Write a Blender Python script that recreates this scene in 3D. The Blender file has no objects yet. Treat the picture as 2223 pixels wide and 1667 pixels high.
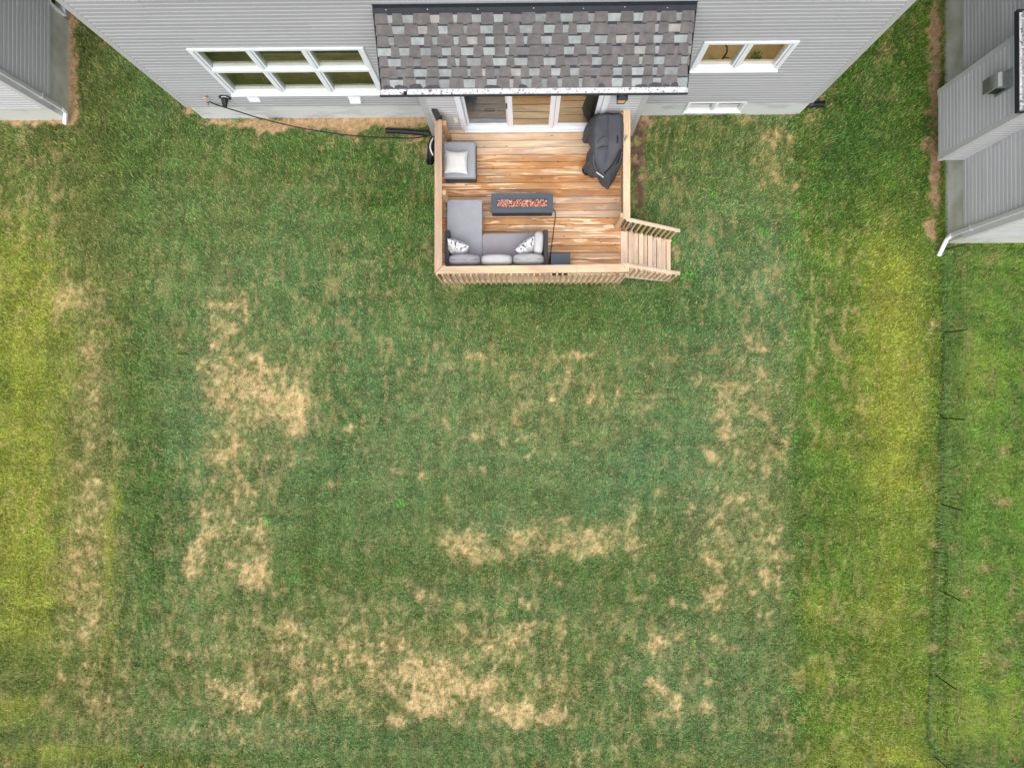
import bpy, math, random
import numpy as np
from mathutils import Vector, Matrix

# ------------------------------------------------------------------ camera, sky, sun, exposure
SC = bpy.context.scene
HC = 15.4                      # drone height over the lawn
FPX = 1541.0                   # focal length in photo pixels (24 mm equivalent)
fw = Vector((-0.01914, 0.0055, -1.0)).normalized()
rt = (Vector((1, 0, 0)) - fw * fw.x).normalized()
up = rt.cross(fw).normalized()
cam_d = bpy.data.cameras.new('camera')
cam = bpy.data.objects.new('camera', cam_d)
SC.collection.objects.link(cam)
cam.matrix_world = Matrix(((rt.x, up.x, -fw.x, 0), (rt.y, up.y, -fw.y, 0), (rt.z, up.z, -fw.z, HC), (0, 0, 0, 1)))
cam_d.sensor_width = 36.0
cam_d.lens = FPX / 2223 * 36
cam_d.clip_end = 400
SC.camera = cam

SUN_EL, SUN_AZ = math.radians(66), math.radians(185)   # azimuth measured clockwise from +Y
w = bpy.data.worlds.new('World'); SC.world = w; w.use_nodes = True
nt = w.node_tree
sky = nt.nodes.new('ShaderNodeTexSky'); sky.sky_type = 'NISHITA'; sky.sun_disc = False
sky.sun_elevation = SUN_EL; sky.sun_rotation = SUN_AZ; sky.air_density = 1.0; sky.dust_density = 4.0; sky.ozone_density = 1.0
bg = nt.nodes['Background']; bg.inputs[1].default_value = 0.15
bw_ = nt.nodes.new('ShaderNodeRGBToBW'); nt.links.new(sky.outputs[0], bw_.inputs[0])     # overcast: the cloud deck greys the blue
cm_ = nt.nodes.new('ShaderNodeMix'); cm_.data_type = 'RGBA'; cm_.inputs[0].default_value = .62
nt.links.new(sky.outputs[0], cm_.inputs[6]); nt.links.new(bw_.outputs[0], cm_.inputs[7]); nt.links.new(cm_.outputs[2], bg.inputs[0])
sd = bpy.data.lights.new('sun', 'SUN'); sd.energy = 1.3; sd.angle = math.radians(95); sd.color = (1.0, 0.95, 0.90)
so = bpy.data.objects.new('sun', sd); SC.collection.objects.link(so)
sdir = Vector((math.sin(SUN_AZ) * math.cos(SUN_EL), math.cos(SUN_AZ) * math.cos(SUN_EL), math.sin(SUN_EL)))
so.rotation_euler = sdir.to_track_quat('Z', 'Y').to_euler()
SC.view_settings.view_transform = 'Standard'; SC.view_settings.look = 'None'
SC.view_settings.gamma = 1.0; SC.view_settings.exposure = 0.66; SC.view_settings.use_curve_mapping = False
SC.cycles.max_bounces = 6; SC.cycles.transparent_max_bounces = 12; SC.cycles.caustics_reflective = False

random.seed(7); RNG = np.random.default_rng(11)

def S(px, py, z=0.0):
    """survey: photo measurement + known height -> world position"""
    d = fw + rt * ((px - 1111.5) / FPX) + up * ((833.5 - py) / FPX)
    t = (z - HC) / d.z
    return Vector((d.x * t, d.y * t, z))
def SY(px, py, Y):
    """survey on a vertical plane y = Y"""
    d = fw + rt * ((px - 1111.5) / FPX) + up * ((833.5 - py) / FPX)
    t = Y / d.y
    return Vector((d.x * t, Y, HC + d.z * t))
def SX(px, py, X):
    d = fw + rt * ((px - 1111.5) / FPX) + up * ((833.5 - py) / FPX)
    t = X / d.x
    return Vector((X, d.y * t, HC + d.z * t))

# ------------------------------------------------------------------ mesh helpers
ORG = {}
def lin(c):
    c = [x / 255 for x in c]
    return tuple(x / 12.92 if x <= 0.04045 else ((x + 0.055) / 1.055) ** 2.4 for x in c)

class MB:
    def __init__(s): s.v = []; s.f = []; s.g = []; s.c = []; s.sm = []; s.smooth = False; s.col = (1, 1, 1); s.grain = None
    def add(s, vs, fs, grain=None, col=None):
        b = len(s.v)
        s.v += [tuple(v) for v in vs]
        s.f += [tuple(i + b for i in f) for f in fs]
        s.sm += [s.smooth] * len(fs)
        s.g += grain if grain else [(0, 0, 0)] * len(vs)
        s.c += [col or s.col] * len(vs)
    def obox(s, c, ax, ay, az, hx, hy, hz, bev=0.0, along=0, col=None):
        """box centred c with unit axes and half sizes; along = axis index of the grain"""
        c = Vector(c); ax, ay, az = Vector(ax), Vector(ay), Vector(az); rid = random.random() * 200
        vs, gr = [], []
        def put(x, y, z):
            vs.append(c + ax * x + ay * y + az * z)
            l = (x, y, z); o = [l[i] for i in range(3) if i != along]
            gr.append((l[along] + rid, o[0] + o[1] * .7, rid))
        if bev <= 0:
            for x in (-hx, hx):
                for y in (-hy, hy):
                    for z in (-hz, hz): put(x, y, z)
            fs = [(0, 1, 3, 2), (4, 6, 7, 5), (0, 4, 5, 1), (2, 3, 7, 6), (0, 2, 6, 4), (1, 5, 7, 3)]
        else:
            b = min(bev, hx * .9, hy * .9, hz * .9)
            idx = {}
            for i, sx in enumerate((-1, 1)):
                for j, sy in enumerate((-1, 1)):
                    for k, sz in enumerate((-1, 1)):
                        for a in range(3):
                            l = [sx * (hx - b), sy * (hy - b), sz * (hz - b)]
                            l[a] = (sx * hx, sy * hy, sz * hz)[a]
                            idx[i, j, k, a] = len(vs); put(*l)
            fs = []
            for a in range(3):
                for side in (0, 1):
                    q = []
                    for (m, n) in ((0, 0), (1, 0), (1, 1), (0, 1)):
                        t = [0, 0, 0]; t[a] = side; o = [i for i in range(3) if i != a]; t[o[0]] = m; t[o[1]] = n
                        q.append(idx[t[0], t[1], t[2], a])
                    if (side == 1) == (a == 1): q.reverse()
                    fs.append(tuple(q))
            for a in range(3):          # edges along axis a
                o = [i for i in range(3) if i != a]
                for m in (0, 1):
                    for n in (0, 1):
                        t0 = [0, 0, 0]; t0[a] = 0; t0[o[0]] = m; t0[o[1]] = n; t1 = list(t0); t1[a] = 1
                        q = [idx[(*t0, o[0])], idx[(*t1, o[0])], idx[(*t1, o[1])], idx[(*t0, o[1])]]
                        fs.append(tuple(q))
            for i in (0, 1):
                for j in (0, 1):
                    for k in (0, 1): fs.append((idx[i, j, k, 0], idx[i, j, k, 1], idx[i, j, k, 2]))
        s.add(vs, fs, gr, col)
    def box(s, x0, x1, y0, y1, z0, z1, bev=0.0, along=None, col=None):
        hx, hy, hz = (x1 - x0) / 2, (y1 - y0) / 2, (z1 - z0) / 2
        if along is None: along = [hx, hy, hz].index(max(hx, hy, hz))
        s.obox(((x0 + x1) / 2, (y0 + y1) / 2, (z0 + z1) / 2), (1, 0, 0), (0, 1, 0), (0, 0, 1), hx, hy, hz, bev, along, col)
    def beam(s, p, q, wd, th, bev=0.0, upv=(0, 0, 1), col=None):
        p, q = Vector(p), Vector(q); d = q - p; L = d.length; d.normalize()
        sd_ = d.cross(Vector(upv)).normalized(); u = sd_.cross(d).normalized()
        s.obox((p + q) / 2, d, sd_, u, L / 2, wd / 2, th / 2, bev, 0, col)
    def prism(s, poly, z0, z1, along=0, col=None):
        n = len(poly); rid = random.random() * 200
        vs = [(p[0], p[1], z0) for p in poly] + [(p[0], p[1], z1) for p in poly]
        fs = [tuple(range(n))[::-1], tuple(range(n, 2 * n))] + [(i, (i + 1) % n, (i + 1) % n + n, i + n) for i in range(n)]
        gr = [((v[along] + rid), v[1 - along] + v[2] * .7, rid) for v in vs]
        s.add(vs, fs, gr, col)
    def tube(s, pts, r, n=8, cap=True, radii=None, col=None):
        pts = [Vector(p) for p in pts]; m = len(pts); vs = []; fs = []
        prev = None
        for i, p in enumerate(pts):
            d = (pts[min(i + 1, m - 1)] - pts[max(i - 1, 0)]).normalized()
            if prev is None:
                a = Vector((0, 0, 1)) if abs(d.z) < .9 else Vector((1, 0, 0))
                u = d.cross(a).normalized()
            else: u = (prev - d * prev.dot(d)).normalized()
            prev = u; vv = d.cross(u); rr = radii[i] if radii else r
            for k in range(n):
                t = 2 * math.pi * k / n; vs.append(p + (u * math.cos(t) + vv * math.sin(t)) * rr)
        for i in range(m - 1):
            for k in range(n): fs.append((i * n + k, i * n + (k + 1) % n, (i + 1) * n + (k + 1) % n, (i + 1) * n + k))
        if cap: fs += [tuple(range(n))[::-1], tuple(range((m - 1) * n, m * n))]
        s.add(vs, fs, None, col)
    def soft(s, c, size, rot=(0, 0, 0), e=6.0, n=10, puff=0.0, bend=None):
        """rounded upholstery block"""
        M = Matrix.Translation(c) @ (Matrix.Rotation(rot[2], 4, 'Z') @ Matrix.Rotation(rot[1], 4, 'Y') @ Matrix.Rotation(rot[0], 4, 'X'))
        key = {}; vs = []; fs = []
        def vert(x, y, z):
            k = (round(x, 5), round(y, 5), round(z, 5))
            if k in key: return key[k]
            r = (abs(x) ** e + abs(y) ** e + abs(z) ** e) ** (-1 / e)
            X, Y, Z = x * r, y * r, z * r
            Z *= 1 + puff * (1 - X * X) * (1 - Y * Y)
            wz = .03 * math.sin(5 * X + c[0] * 9) * math.sin(4 * Y + c[1] * 7)
            p = M @ Vector((X * size[0] / 2, Y * size[1] / 2, (Z + wz) * size[2] / 2))
            key[k] = len(vs); vs.append(p); return key[k]
        tt = [math.sin(math.pi / 2 * (2 * i / n - 1)) if True else 0 for i in range(n + 1)]
        for a in range(3):
            for sgn in (-1, 1):
                for i in range(n):
                    for j in range(n):
                        q = []
                        for (u, v_) in ((tt[i], tt[j]), (tt[i + 1], tt[j]), (tt[i + 1], tt[j + 1]), (tt[i], tt[j + 1])):
                            l = [0, 0, 0]; l[a] = sgn; o = [k for k in range(3) if k != a]; l[o[0]] = u; l[o[1]] = v_
                            q.append(vert(*l))
                        if (sgn == 1) == (a == 1): q.reverse()
                        fs.append(tuple(q))
        sm = s.smooth; s.smooth = True; s.add(vs, fs); s.smooth = sm
    def pillow(s, c, sx, sy, th, rot, n=16, pinch=.09):
        M = Matrix.Translation(c) @ (Matrix.Rotation(rot[2], 4, 'Z') @ Matrix.Rotation(rot[1], 4, 'Y') @ Matrix.Rotation(rot[0], 4, 'X'))
        vs = []; fs = []; gr = []
        for side in (1, -1):
            b = len(vs)
            for i in range(n + 1):
                for j in range(n + 1):
                    x, y = 2 * i / n - 1, 2 * j / n - 1
                    z = side * th / 2 * ((1 - x ** 4) * (1 - y ** 4)) ** .6 + .004 * math.sin(9 * x + 3 * y + c[0] * 9)
                    X = x * (1 - pinch * (1 - y * y)) * sx / 2; Y = y * (1 - pinch * (1 - x * x)) * sy / 2
                    vs.append(M @ Vector((X, Y, z))); gr.append((x, y, side))
            for i in range(n):
                for j in range(n):
                    q = (b + i * (n + 1) + j, b + (i + 1) * (n + 1) + j, b + (i + 1) * (n + 1) + j + 1, b + i * (n + 1) + j + 1)
                    fs.append(q if side > 0 else q[::-1])
        sm = s.smooth; s.smooth = True; s.add(vs, fs, gr); s.smooth = sm
    def build(s, name, mat, parent=None, org=None, label=None):
        o0 = Vector(org) if org is not None else (ORG[parent.name] if parent else Vector((0, 0, 0)))
        if org is None and parent is None and s.v:
            a = np.array(s.v); o0 = Vector((float((a[:, 0].min() + a[:, 0].max()) / 2), float((a[:, 1].min() + a[:, 1].max()) / 2), float(a[:, 2].min())))
        me = bpy.data.meshes.new(name)
        vv = np.array(s.v, dtype=np.float64) - np.array(o0)
        me.from_pydata(vv.tolist(), [], s.f)
        ga = me.attributes.new('grain', 'FLOAT_VECTOR', 'POINT'); ga.data.foreach_set('vector', np.array(s.g, dtype=np.float32).ravel())
        ca = me.attributes.new('tint', 'FLOAT_COLOR', 'POINT')
        ca.data.foreach_set('color', np.array([(*c[:3], 1) for c in s.c], dtype=np.float32).ravel())
        me.polygons.foreach_set('use_smooth', s.sm)
        me.materials.append(mat)
        import bmesh
        bm = bmesh.new(); bm.from_mesh(me); bmesh.ops.recalc_face_normals(bm, faces=bm.faces); bm.to_mesh(me); bm.free()
        me.update()
        o = bpy.data.objects.new(name, me); SC.collection.objects.link(o)
        if parent: o.parent = parent; o.location = o0 - ORG[parent.name]
        else: o.location = o0
        ORG[o.name] = Vector(o0)
        if label: o['label'] = label
        return o

def tag(o, label, cat, group=None, kind=None):
    o['label'] = label; o['category'] = cat
    if group: o['group'] = group
    if kind: o['kind'] = kind
    return o
def empty(name, loc, label, cat, group=None):
    o = bpy.data.objects.new(name, None); SC.collection.objects.link(o); o.location = loc
    o.empty_display_size = .3; ORG[o.name] = Vector(loc)
    return tag(o, label, cat, group)
def structure(o): o['kind'] = 'structure'; return o

# ------------------------------------------------------------------ materials
def newmat(name, rough=.6, metal=0.0, spec=.4):
    m = bpy.data.materials.new(name); m.use_nodes = True
    b = m.node_tree.nodes['Principled BSDF']; b.inputs['Roughness'].default_value = rough; b.inputs['Metallic'].default_value = metal
    b.inputs['Specular IOR Level'].default_value = spec
    return m, m.node_tree.nodes, m.node_tree.links, b
def simple(name, col, rough=.6, metal=0.0, spec=.4, var=.08, scale=12, bump=0.0, bscale=60, stretch=(1, 1, 1)):
    m, N, L, b = newmat(name, rough, metal, spec)
    tc = N.new('ShaderNodeNewGeometry'); mp = N.new('ShaderNodeVectorMath'); mp.operation = 'MULTIPLY'; mp.inputs[1].default_value = stretch
    L.new(tc.outputs['Position'], mp.inputs[0])
    n = N.new('ShaderNodeTexNoise'); n.inputs['Scale'].default_value = scale; n.inputs['Detail'].default_value = 6
    L.new(mp.outputs[0], n.inputs['Vector'])
    r = N.new('ShaderNodeMapRange'); r.inputs[3].default_value = 1 - var * 1.6; r.inputs[4].default_value = 1 + var * 1.6; r.inputs[1].default_value = .2; r.inputs[2].default_value = .8
    L.new(n.outputs[0], r.inputs[0])
    mx = N.new('ShaderNodeVectorMath'); mx.operation = 'SCALE'; mx.inputs[0].default_value = col[:3]; L.new(r.outputs[0], mx.inputs['Scale'])
    ta = N.new('ShaderNodeAttribute'); ta.attribute_name = 'tint'; tm = N.new('ShaderNodeVectorMath'); tm.operation = 'MULTIPLY'
    L.new(mx.outputs[0], tm.inputs[0]); L.new(ta.outputs['Color'], tm.inputs[1]); L.new(tm.outputs[0], b.inputs['Base Color'])
    if bump:
        n2 = N.new('ShaderNodeTexNoise'); n2.inputs['Scale'].default_value = bscale; n2.inputs['Detail'].default_value = 4; L.new(mp.outputs[0], n2.inputs['Vector'])
        bp = N.new('ShaderNodeBump'); bp.inputs['Strength'].default_value = bump; bp.inputs['Distance'].default_value = .01
        L.new(n2.outputs[0], bp.inputs['Height']); L.new(bp.outputs[0], b.inputs['Normal'])
    return m
def ramp(N, stops):
    r = N.new('ShaderNodeValToRGB'); e = r.color_ramp.elements
    while len(e) < len(stops): e.new(.5)
    for i, (p, c) in enumerate(stops): e[i].position = p; e[i].color = (*c[:3], 1)
    return r

def wood_mat(name, pale, mid, dark, streak=.0, knots=1.0, rough=.75):
    """boards: grain runs along attribute grain.x, tint.r 0..1 picks pale->orange, tint.g greys it"""
    m, N, L, b = newmat(name, rough, 0, .25)
    g = N.new('ShaderNodeAttribute'); g.attribute_name = 'grain'
    t = N.new('ShaderNodeAttribute'); t.attribute_name = 'tint'
    sp = N.new('ShaderNodeSeparateColor'); L.new(t.outputs['Color'], sp.inputs[0])
    def noise(sc, scale, det=5, dist=0):
        v = N.new('ShaderNodeVectorMath'); v.operation = 'MULTIPLY'; v.inputs[1].default_value = sc; L.new(g.outputs['Vector'], v.inputs[0])
        n = N.new('ShaderNodeTexNoise'); n.inputs['Scale'].default_value = scale; n.inputs['Detail'].default_value = det; n.inputs['Distortion'].default_value = dist
        L.new(v.outputs[0], n.inputs['Vector']); return n
    big = noise((1, 3, 1), 1.6, 4, .6)
    fine = noise((1, 22, 1), 2.2, 6, .5)
    add = N.new('ShaderNodeMath'); add.operation = 'MULTIPLY_ADD'; add.inputs[1].default_value = .9; L.new(big.outputs[0], add.inputs[0]); L.new(sp.outputs[0], add.inputs[2])
    sub = N.new('ShaderNodeMath'); sub.operation = 'SUBTRACT'; sub.inputs[1].default_value = .45; L.new(add.outputs[0], sub.inputs[0])
    r = ramp(N, [(0.0, pale), (.55, mid), (1.0, dark)]); L.new(sub.outputs[0], r.inputs[0])
    # fine grain darkening
    fr = N.new('ShaderNodeMapRange'); fr.inputs[1].default_value = .25; fr.inputs[2].default_value = .75; fr.inputs[3].default_value = .8; fr.inputs[4].default_value = 1.15; L.new(fine.outputs[0], fr.inputs[0])
    m1 = N.new('ShaderNodeVectorMath'); m1.operation = 'SCALE'; L.new(r.outputs[0], m1.inputs[0]); L.new(fr.outputs[0], m1.inputs['Scale'])
    # bleached streaks
    st = noise((.8, 10, 1), 1.5, 2, 1.0)
    sr = N.new('ShaderNodeMapRange'); sr.inputs[1].default_value = .57; sr.inputs[2].default_value = .61; sr.inputs[4].default_value = 1.0; L.new(st.outputs[0], sr.inputs[0])
    ss = N.new('ShaderNodeMath'); ss.operation = 'MULTIPLY'; L.new(sr.outputs[0], ss.inputs[0])
    s2 = N.new('ShaderNodeMath'); s2.operation = 'MULTIPLY'; s2.inputs[1].default_value = streak; L.new(sp.outputs[2], s2.inputs[0]); L.new(s2.outputs[0], ss.inputs[1])
    mx = N.new('ShaderNodeMix'); mx.data_type = 'RGBA'; L.new(ss.outputs[0], mx.inputs[0]); L.new(m1.outputs[0], mx.inputs[6]); mx.inputs[7].default_value = (*[min(1, c * 1.35) for c in pale], 1)
    # knots
    vv = N.new('ShaderNodeVectorMath'); vv.operation = 'MULTIPLY'; vv.inputs[1].default_value = (2.6, 9, 1); L.new(g.outputs['Vector'], vv.inputs[0])
    vo = N.new('ShaderNodeTexVoronoi'); vo.inputs['Scale'].default_value = 1.3; L.new(vv.outputs[0], vo.inputs['Vector'])
    kr = N.new('ShaderNodeMapRange'); kr.inputs[1].default_value = .05; kr.inputs[2].default_value = .13; kr.inputs[3].default_value = .62 * knots; kr.inputs[4].default_value = 0; L.new(vo.outputs[0], kr.inputs[0])
    mk = N.new('ShaderNodeMix'); mk.data_type = 'RGBA'; L.new(kr.outputs[0], mk.inputs[0]); L.new(mx.outputs[2], mk.inputs[6]); mk.inputs[7].default_value = (.10, .045, .02, 1)
    # greying
    hs = N.new('ShaderNodeMix'); hs.data_type = 'RGBA'; gn = noise((.7, 2.5, 1), 1.1, 4, .8); gm = N.new('ShaderNodeMapRange'); gm.inputs[1].default_value = .46; gm.inputs[2].default_value = .72; gm.inputs[4].default_value = .55; L.new(gn.outputs[0], gm.inputs[0])
    ga_ = N.new('ShaderNodeMath'); ga_.operation = 'ADD'; ga_.use_clamp = True; L.new(gm.outputs[0], ga_.inputs[0]); L.new(sp.outputs[1], ga_.inputs[1]); L.new(ga_.outputs[0], hs.inputs[0]); L.new(mk.outputs[2], hs.inputs[6]); hs.inputs[7].default_value = (.30, .25, .22, 1)
    L.new(hs.outputs[2], b.inputs['Base Color'])
    bp = N.new('ShaderNodeBump'); bp.inputs['Strength'].default_value = .35; bp.inputs['Distance'].default_value = .004; L.new(fine.outputs[0], bp.inputs['Height']); L.new(bp.outputs[0], b.inputs['Normal'])
    return m

def tint_mat(name, rough=.8, gran=140, gvar=.25, spec=.2, bump=.4):
    """vertex tint times granule noise"""
    m, N, L, b = newmat(name, rough, 0, spec)
    t = N.new('ShaderNodeAttribute'); t.attribute_name = 'tint'
    tc = N.new('ShaderNodeNewGeometry')
    n = N.new('ShaderNodeTexNoise'); n.inputs['Scale'].default_value = gran; n.inputs['Detail'].default_value = 3; L.new(tc.outputs['Position'], n.inputs['Vector'])
    n2 = N.new('ShaderNodeTexNoise'); n2.inputs['Scale'].default_value = 9; n2.inputs['Detail'].default_value = 6; L.new(tc.outputs['Position'], n2.inputs['Vector'])
    a = N.new('ShaderNodeMath'); a.operation = 'ADD'; L.new(n.outputs[0], a.inputs[0]); L.new(n2.outputs[0], a.inputs[1])
    r = N.new('ShaderNodeMapRange'); r.inputs[1].default_value = .7; r.inputs[2].default_value = 1.3; r.inputs[3].default_value = 1 - gvar; r.inputs[4].default_value = 1 + gvar; L.new(a.outputs[0], r.inputs[0])
    s = N.new('ShaderNodeVectorMath'); s.operation = 'SCALE'; L.new(t.outputs['Color'], s.inputs[0]); L.new(r.outputs[0], s.inputs['Scale']); L.new(s.outputs[0], b.inputs['Base Color'])
    if bump:
        bp = N.new('ShaderNodeBump'); bp.inputs['Strength'].default_value = bump; bp.inputs['Distance'].default_value = .003; L.new(n.outputs[0], bp.inputs['Height']); L.new(bp.outputs[0], b.inputs['Normal'])
    return m

def stained(name, base, stain, scale=2.0, lo=.52, hi=.72, rough=.85, stretch=(1, 1, 1), bump=.15):
    m, N, L, b = newmat(name, rough, 0, .25)
    tc = N.new('ShaderNodeNewGeometry'); mp = N.new('ShaderNodeVectorMath'); mp.operation = 'MULTIPLY'; mp.inputs[1].default_value = stretch
    L.new(tc.outputs['Position'], mp.inputs[0])
    n = N.new('ShaderNodeTexNoise'); n.inputs['Scale'].default_value = scale; n.inputs['Detail'].default_value = 5; n.inputs['Roughness'].default_value = .55; L.new(mp.outputs[0], n.inputs['Vector'])
    r = N.new('ShaderNodeMapRange'); r.inputs[1].default_value = lo; r.inputs[2].default_value = hi; L.new(n.outputs[0], r.inputs[0])
    mx = N.new('ShaderNodeMix'); mx.data_type = 'RGBA'; L.new(r.outputs[0], mx.inputs[0]); mx.inputs[6].default_value = (*base, 1); mx.inputs[7].default_value = (*stain, 1)
    L.new(mx.outputs[2], b.inputs['Base Color'])
    n2 = N.new('ShaderNodeTexNoise'); n2.inputs['Scale'].default_value = 40; n2.inputs['Detail'].default_value = 5; L.new(tc.outputs['Position'], n2.inputs['Vector'])
    bp = N.new('ShaderNodeBump'); bp.inputs['Strength'].default_value = bump; bp.inputs['Distance'].default_value = .01; L.new(n2.outputs[0], bp.inputs['Height']); L.new(bp.outputs[0], b.inputs['Normal'])
    return m

def glass_mat(name, ior=2.1, tint=(.62, .66, .62), gcol=(.95, .97, .93)):
    m = bpy.data.materials.new(name); m.use_nodes = True; N, L = m.node_tree.nodes, m.node_tree.links
    N.remove(N['Principled BSDF']); out = N['Material Output']
    tr = N.new('ShaderNodeBsdfTransparent'); tr.inputs[0].default_value = (*tint, 1)
    gl = N.new('ShaderNodeBsdfGlossy'); gl.inputs['Roughness'].default_value = .015; gl.inputs[0].default_value = (*gcol, 1)
    # Schlick reflectance, the same from both faces; ior is used as the facing reflectance
    ge = N.new('ShaderNodeNewGeometry'); dt = N.new('ShaderNodeVectorMath'); dt.operation = 'DOT_PRODUCT'; L.new(ge.outputs['Normal'], dt.inputs[0]); L.new(ge.outputs['Incoming'], dt.inputs[1])
    ab = N.new('ShaderNodeMath'); ab.operation = 'ABSOLUTE'; L.new(dt.outputs['Value'], ab.inputs[0])
    om = N.new('ShaderNodeMath'); om.operation = 'SUBTRACT'; om.inputs[0].default_value = 1; L.new(ab.outputs[0], om.inputs[1])
    pw_ = N.new('ShaderNodeMath'); pw_.operation = 'POWER'; pw_.inputs[1].default_value = 5; L.new(om.outputs[0], pw_.inputs[0])
    fr = N.new('ShaderNodeMath'); fr.operation = 'MULTIPLY_ADD'; fr.inputs[1].default_value = 1 - ior; fr.inputs[2].default_value = ior; L.new(pw_.outputs[0], fr.inputs[0])
    mx = N.new('ShaderNodeMixShader'); L.new(fr.outputs[0], mx.inputs[0]); L.new(tr.outputs[0], mx.inputs[1]); L.new(gl.outputs[0], mx.inputs[2]); L.new(mx.outputs[0], out.inputs[0])
    return m

M = {}
M['siding'] = simple('vinyl_siding', (.365, .368, .385), .5, var=.035, scale=1.2, bump=.04, bscale=70, stretch=(.3, .3, 3))
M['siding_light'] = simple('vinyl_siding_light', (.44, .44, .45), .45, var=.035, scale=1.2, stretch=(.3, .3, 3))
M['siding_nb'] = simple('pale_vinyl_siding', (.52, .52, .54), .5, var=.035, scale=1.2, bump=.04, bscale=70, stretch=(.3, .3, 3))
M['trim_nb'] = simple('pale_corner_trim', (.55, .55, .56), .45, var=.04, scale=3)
M['trim'] = simple('corner_trim_vinyl', (.43, .43, .43), .45, var=.04, scale=3)
M['dark_gap'] = simple('shadow_gap_metal', (.03, .03, .035), .6)
M['concrete'] = stained('poured_concrete', (.58, .60, .60), (.38, .40, .41), 1.5, .50, .72, stretch=(1, 1, 2.2))
M['concrete_warm'] = stained('poured_concrete_warm', (.60, .61, .56), (.42, .42, .36), 1.6, .45, .7)
M['white'] = simple('white_window_vinyl', (.76, .79, .83), .35, var=.02, scale=5)
M['white_metal'] = simple('white_enamel_metal', (.72, .73, .74), .35, var=.04, scale=8)
M['charcoal'] = simple('charcoal_flashing', (.022, .026, .034), .7, var=.15, scale=10)
M['black_plastic'] = simple('black_plastic', (.012, .013, .016), .38, var=.2, scale=30)
M['black_rubber'] = simple('black_rubber', (.010, .010, .012), .5, var=.2, scale=30)
M['shingle'] = tint_mat('asphalt_shingle', .9, 150, .28)
M['gutter_in'] = stained('gutter_inside_with_grit', (.78, .79, .80), (.16, .15, .13), 22, .53, .66, .5, bump=0.02)
M['deck'] = wood_mat('deck_boards_cedar', lin((222, 194, 164)), lin((196, 144, 94)), lin((144, 90, 50)), .9, 1.6)
M['rail'] = wood_mat('railing_lumber', lin((220, 192, 158)), lin((202, 164, 124)), lin((170, 122, 82)), .35, .6)
M['stair'] = wood_mat('stair_lumber', lin((226, 204, 182)), lin((214, 184, 154)), lin((170, 115, 70)), .25, .9)
M['balu'] = wood_mat('treated_baluster_lumber', lin((205, 185, 150)), lin((190, 155, 110)), lin((150, 105, 60)), .3, .4)
M['frame_dark'] = simple('woven_dark_grey_frame', (.035, .042, .052), .55, var=.12, scale=40, bump=.2, bscale=200)
M['cush_grey'] = simple('grey_outdoor_fabric', (.31, .32, .36), .9, var=.05, scale=6, bump=.35, bscale=9, spec=.1)
M['cush_warm'] = simple('warm_grey_fabric', (.30, .285, .315), .9, var=.05, scale=6, bump=.35, bscale=9, spec=.1)
M['cush_pale'] = simple('pale_grey_fabric', (.50, .50, .50), .9, var=.05, scale=6, bump=.35, bscale=9, spec=.1)
M['cush_white'] = simple('white_linen', (.62, .63, .62), .9, var=.04, scale=8, bump=.35, bscale=9, spec=.1)
M['steel_blue'] = simple('slate_powder_coat', (.062, .082, .108), .5, var=.06, scale=4)
M['steel_dark'] = simple('dark_powder_coat', (.02, .019, .022), .5, var=.1, scale=6)
M['rock'] = tint_mat('lava_glass', .45, 60, .3, .5, .3)
M['cover'] = simple('charcoal_canvas_cover', (.064, .070, .080), .72, var=.12, scale=4, bump=.25, bscale=18)
M['cover_dark'] = simple('black_mesh_fabric', (.010, .010, .012), .8, var=.1)
M['white_strap'] = simple('white_webbing', (.6, .62, .66), .7)
M['glass'] = glass_mat('double_glazing', .08, (.92, .92, .86))
M['glass_door'] = glass_mat('door_glazing', .42, (.8, .8, .7), (.80, .80, .70))
M['glass_lit'] = glass_mat('kitchen_glazing', .04, (.93, .93, .9))
M['screen'] = glass_mat('insect_screen_glazing', .02, (.70, .71, .72))
M['floor_in'] = simple('oak_floor', (.40, .32, .17), .5, var=.2, scale=3, stretch=(1, 8, 1))
M['floor_grey'] = simple('grey_floor', (.62, .61, .60), .7, var=.1, scale=3)
M['wall_in'] = simple('painted_plaster', (.50, .46, .38), .9, var=.04, scale=3)
M['brass'] = simple('brass', (.62, .38, .22), .35, .8)
M['beige'] = simple('beige_plastic', (.50, .48, .40), .6)
M['red'] = simple('red_paint', (.45, .03, .04), .5)
M['yellow'] = simple('yellow_plastic', (.75, .50, .02), .5)
M['metal'] = simple('galvanised_steel', (.45, .47, .46), .35, .7)
M['olive'] = simple('olive_enamel', (.12, .13, .11), .45)
M['plant_green'] = simple('herb_leaves', (.04, .13, .04), .6, var=.3, scale=30)
M['warm_glass'] = simple('amber_lamp_glass', (.75, .5, .25), .3)

def frame_ring(mb, x0, x1, z0, z1, yf, yb, wd, bev=.004):
    """rectangular ring in a wall facing -Y (front yf, back yb)"""
    mb.box(x0, x1, yf, yb, z1 - wd, z1, bev); mb.box(x0, x1, yf, yb, z0, z0 + wd, bev)
    mb.box(x0, x0 + wd, yf, yb, z0 + wd, z1 - wd, bev); mb.box(x1 - wd, x1, yf, yb, z0 + wd, z1 - wd, bev)

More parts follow.
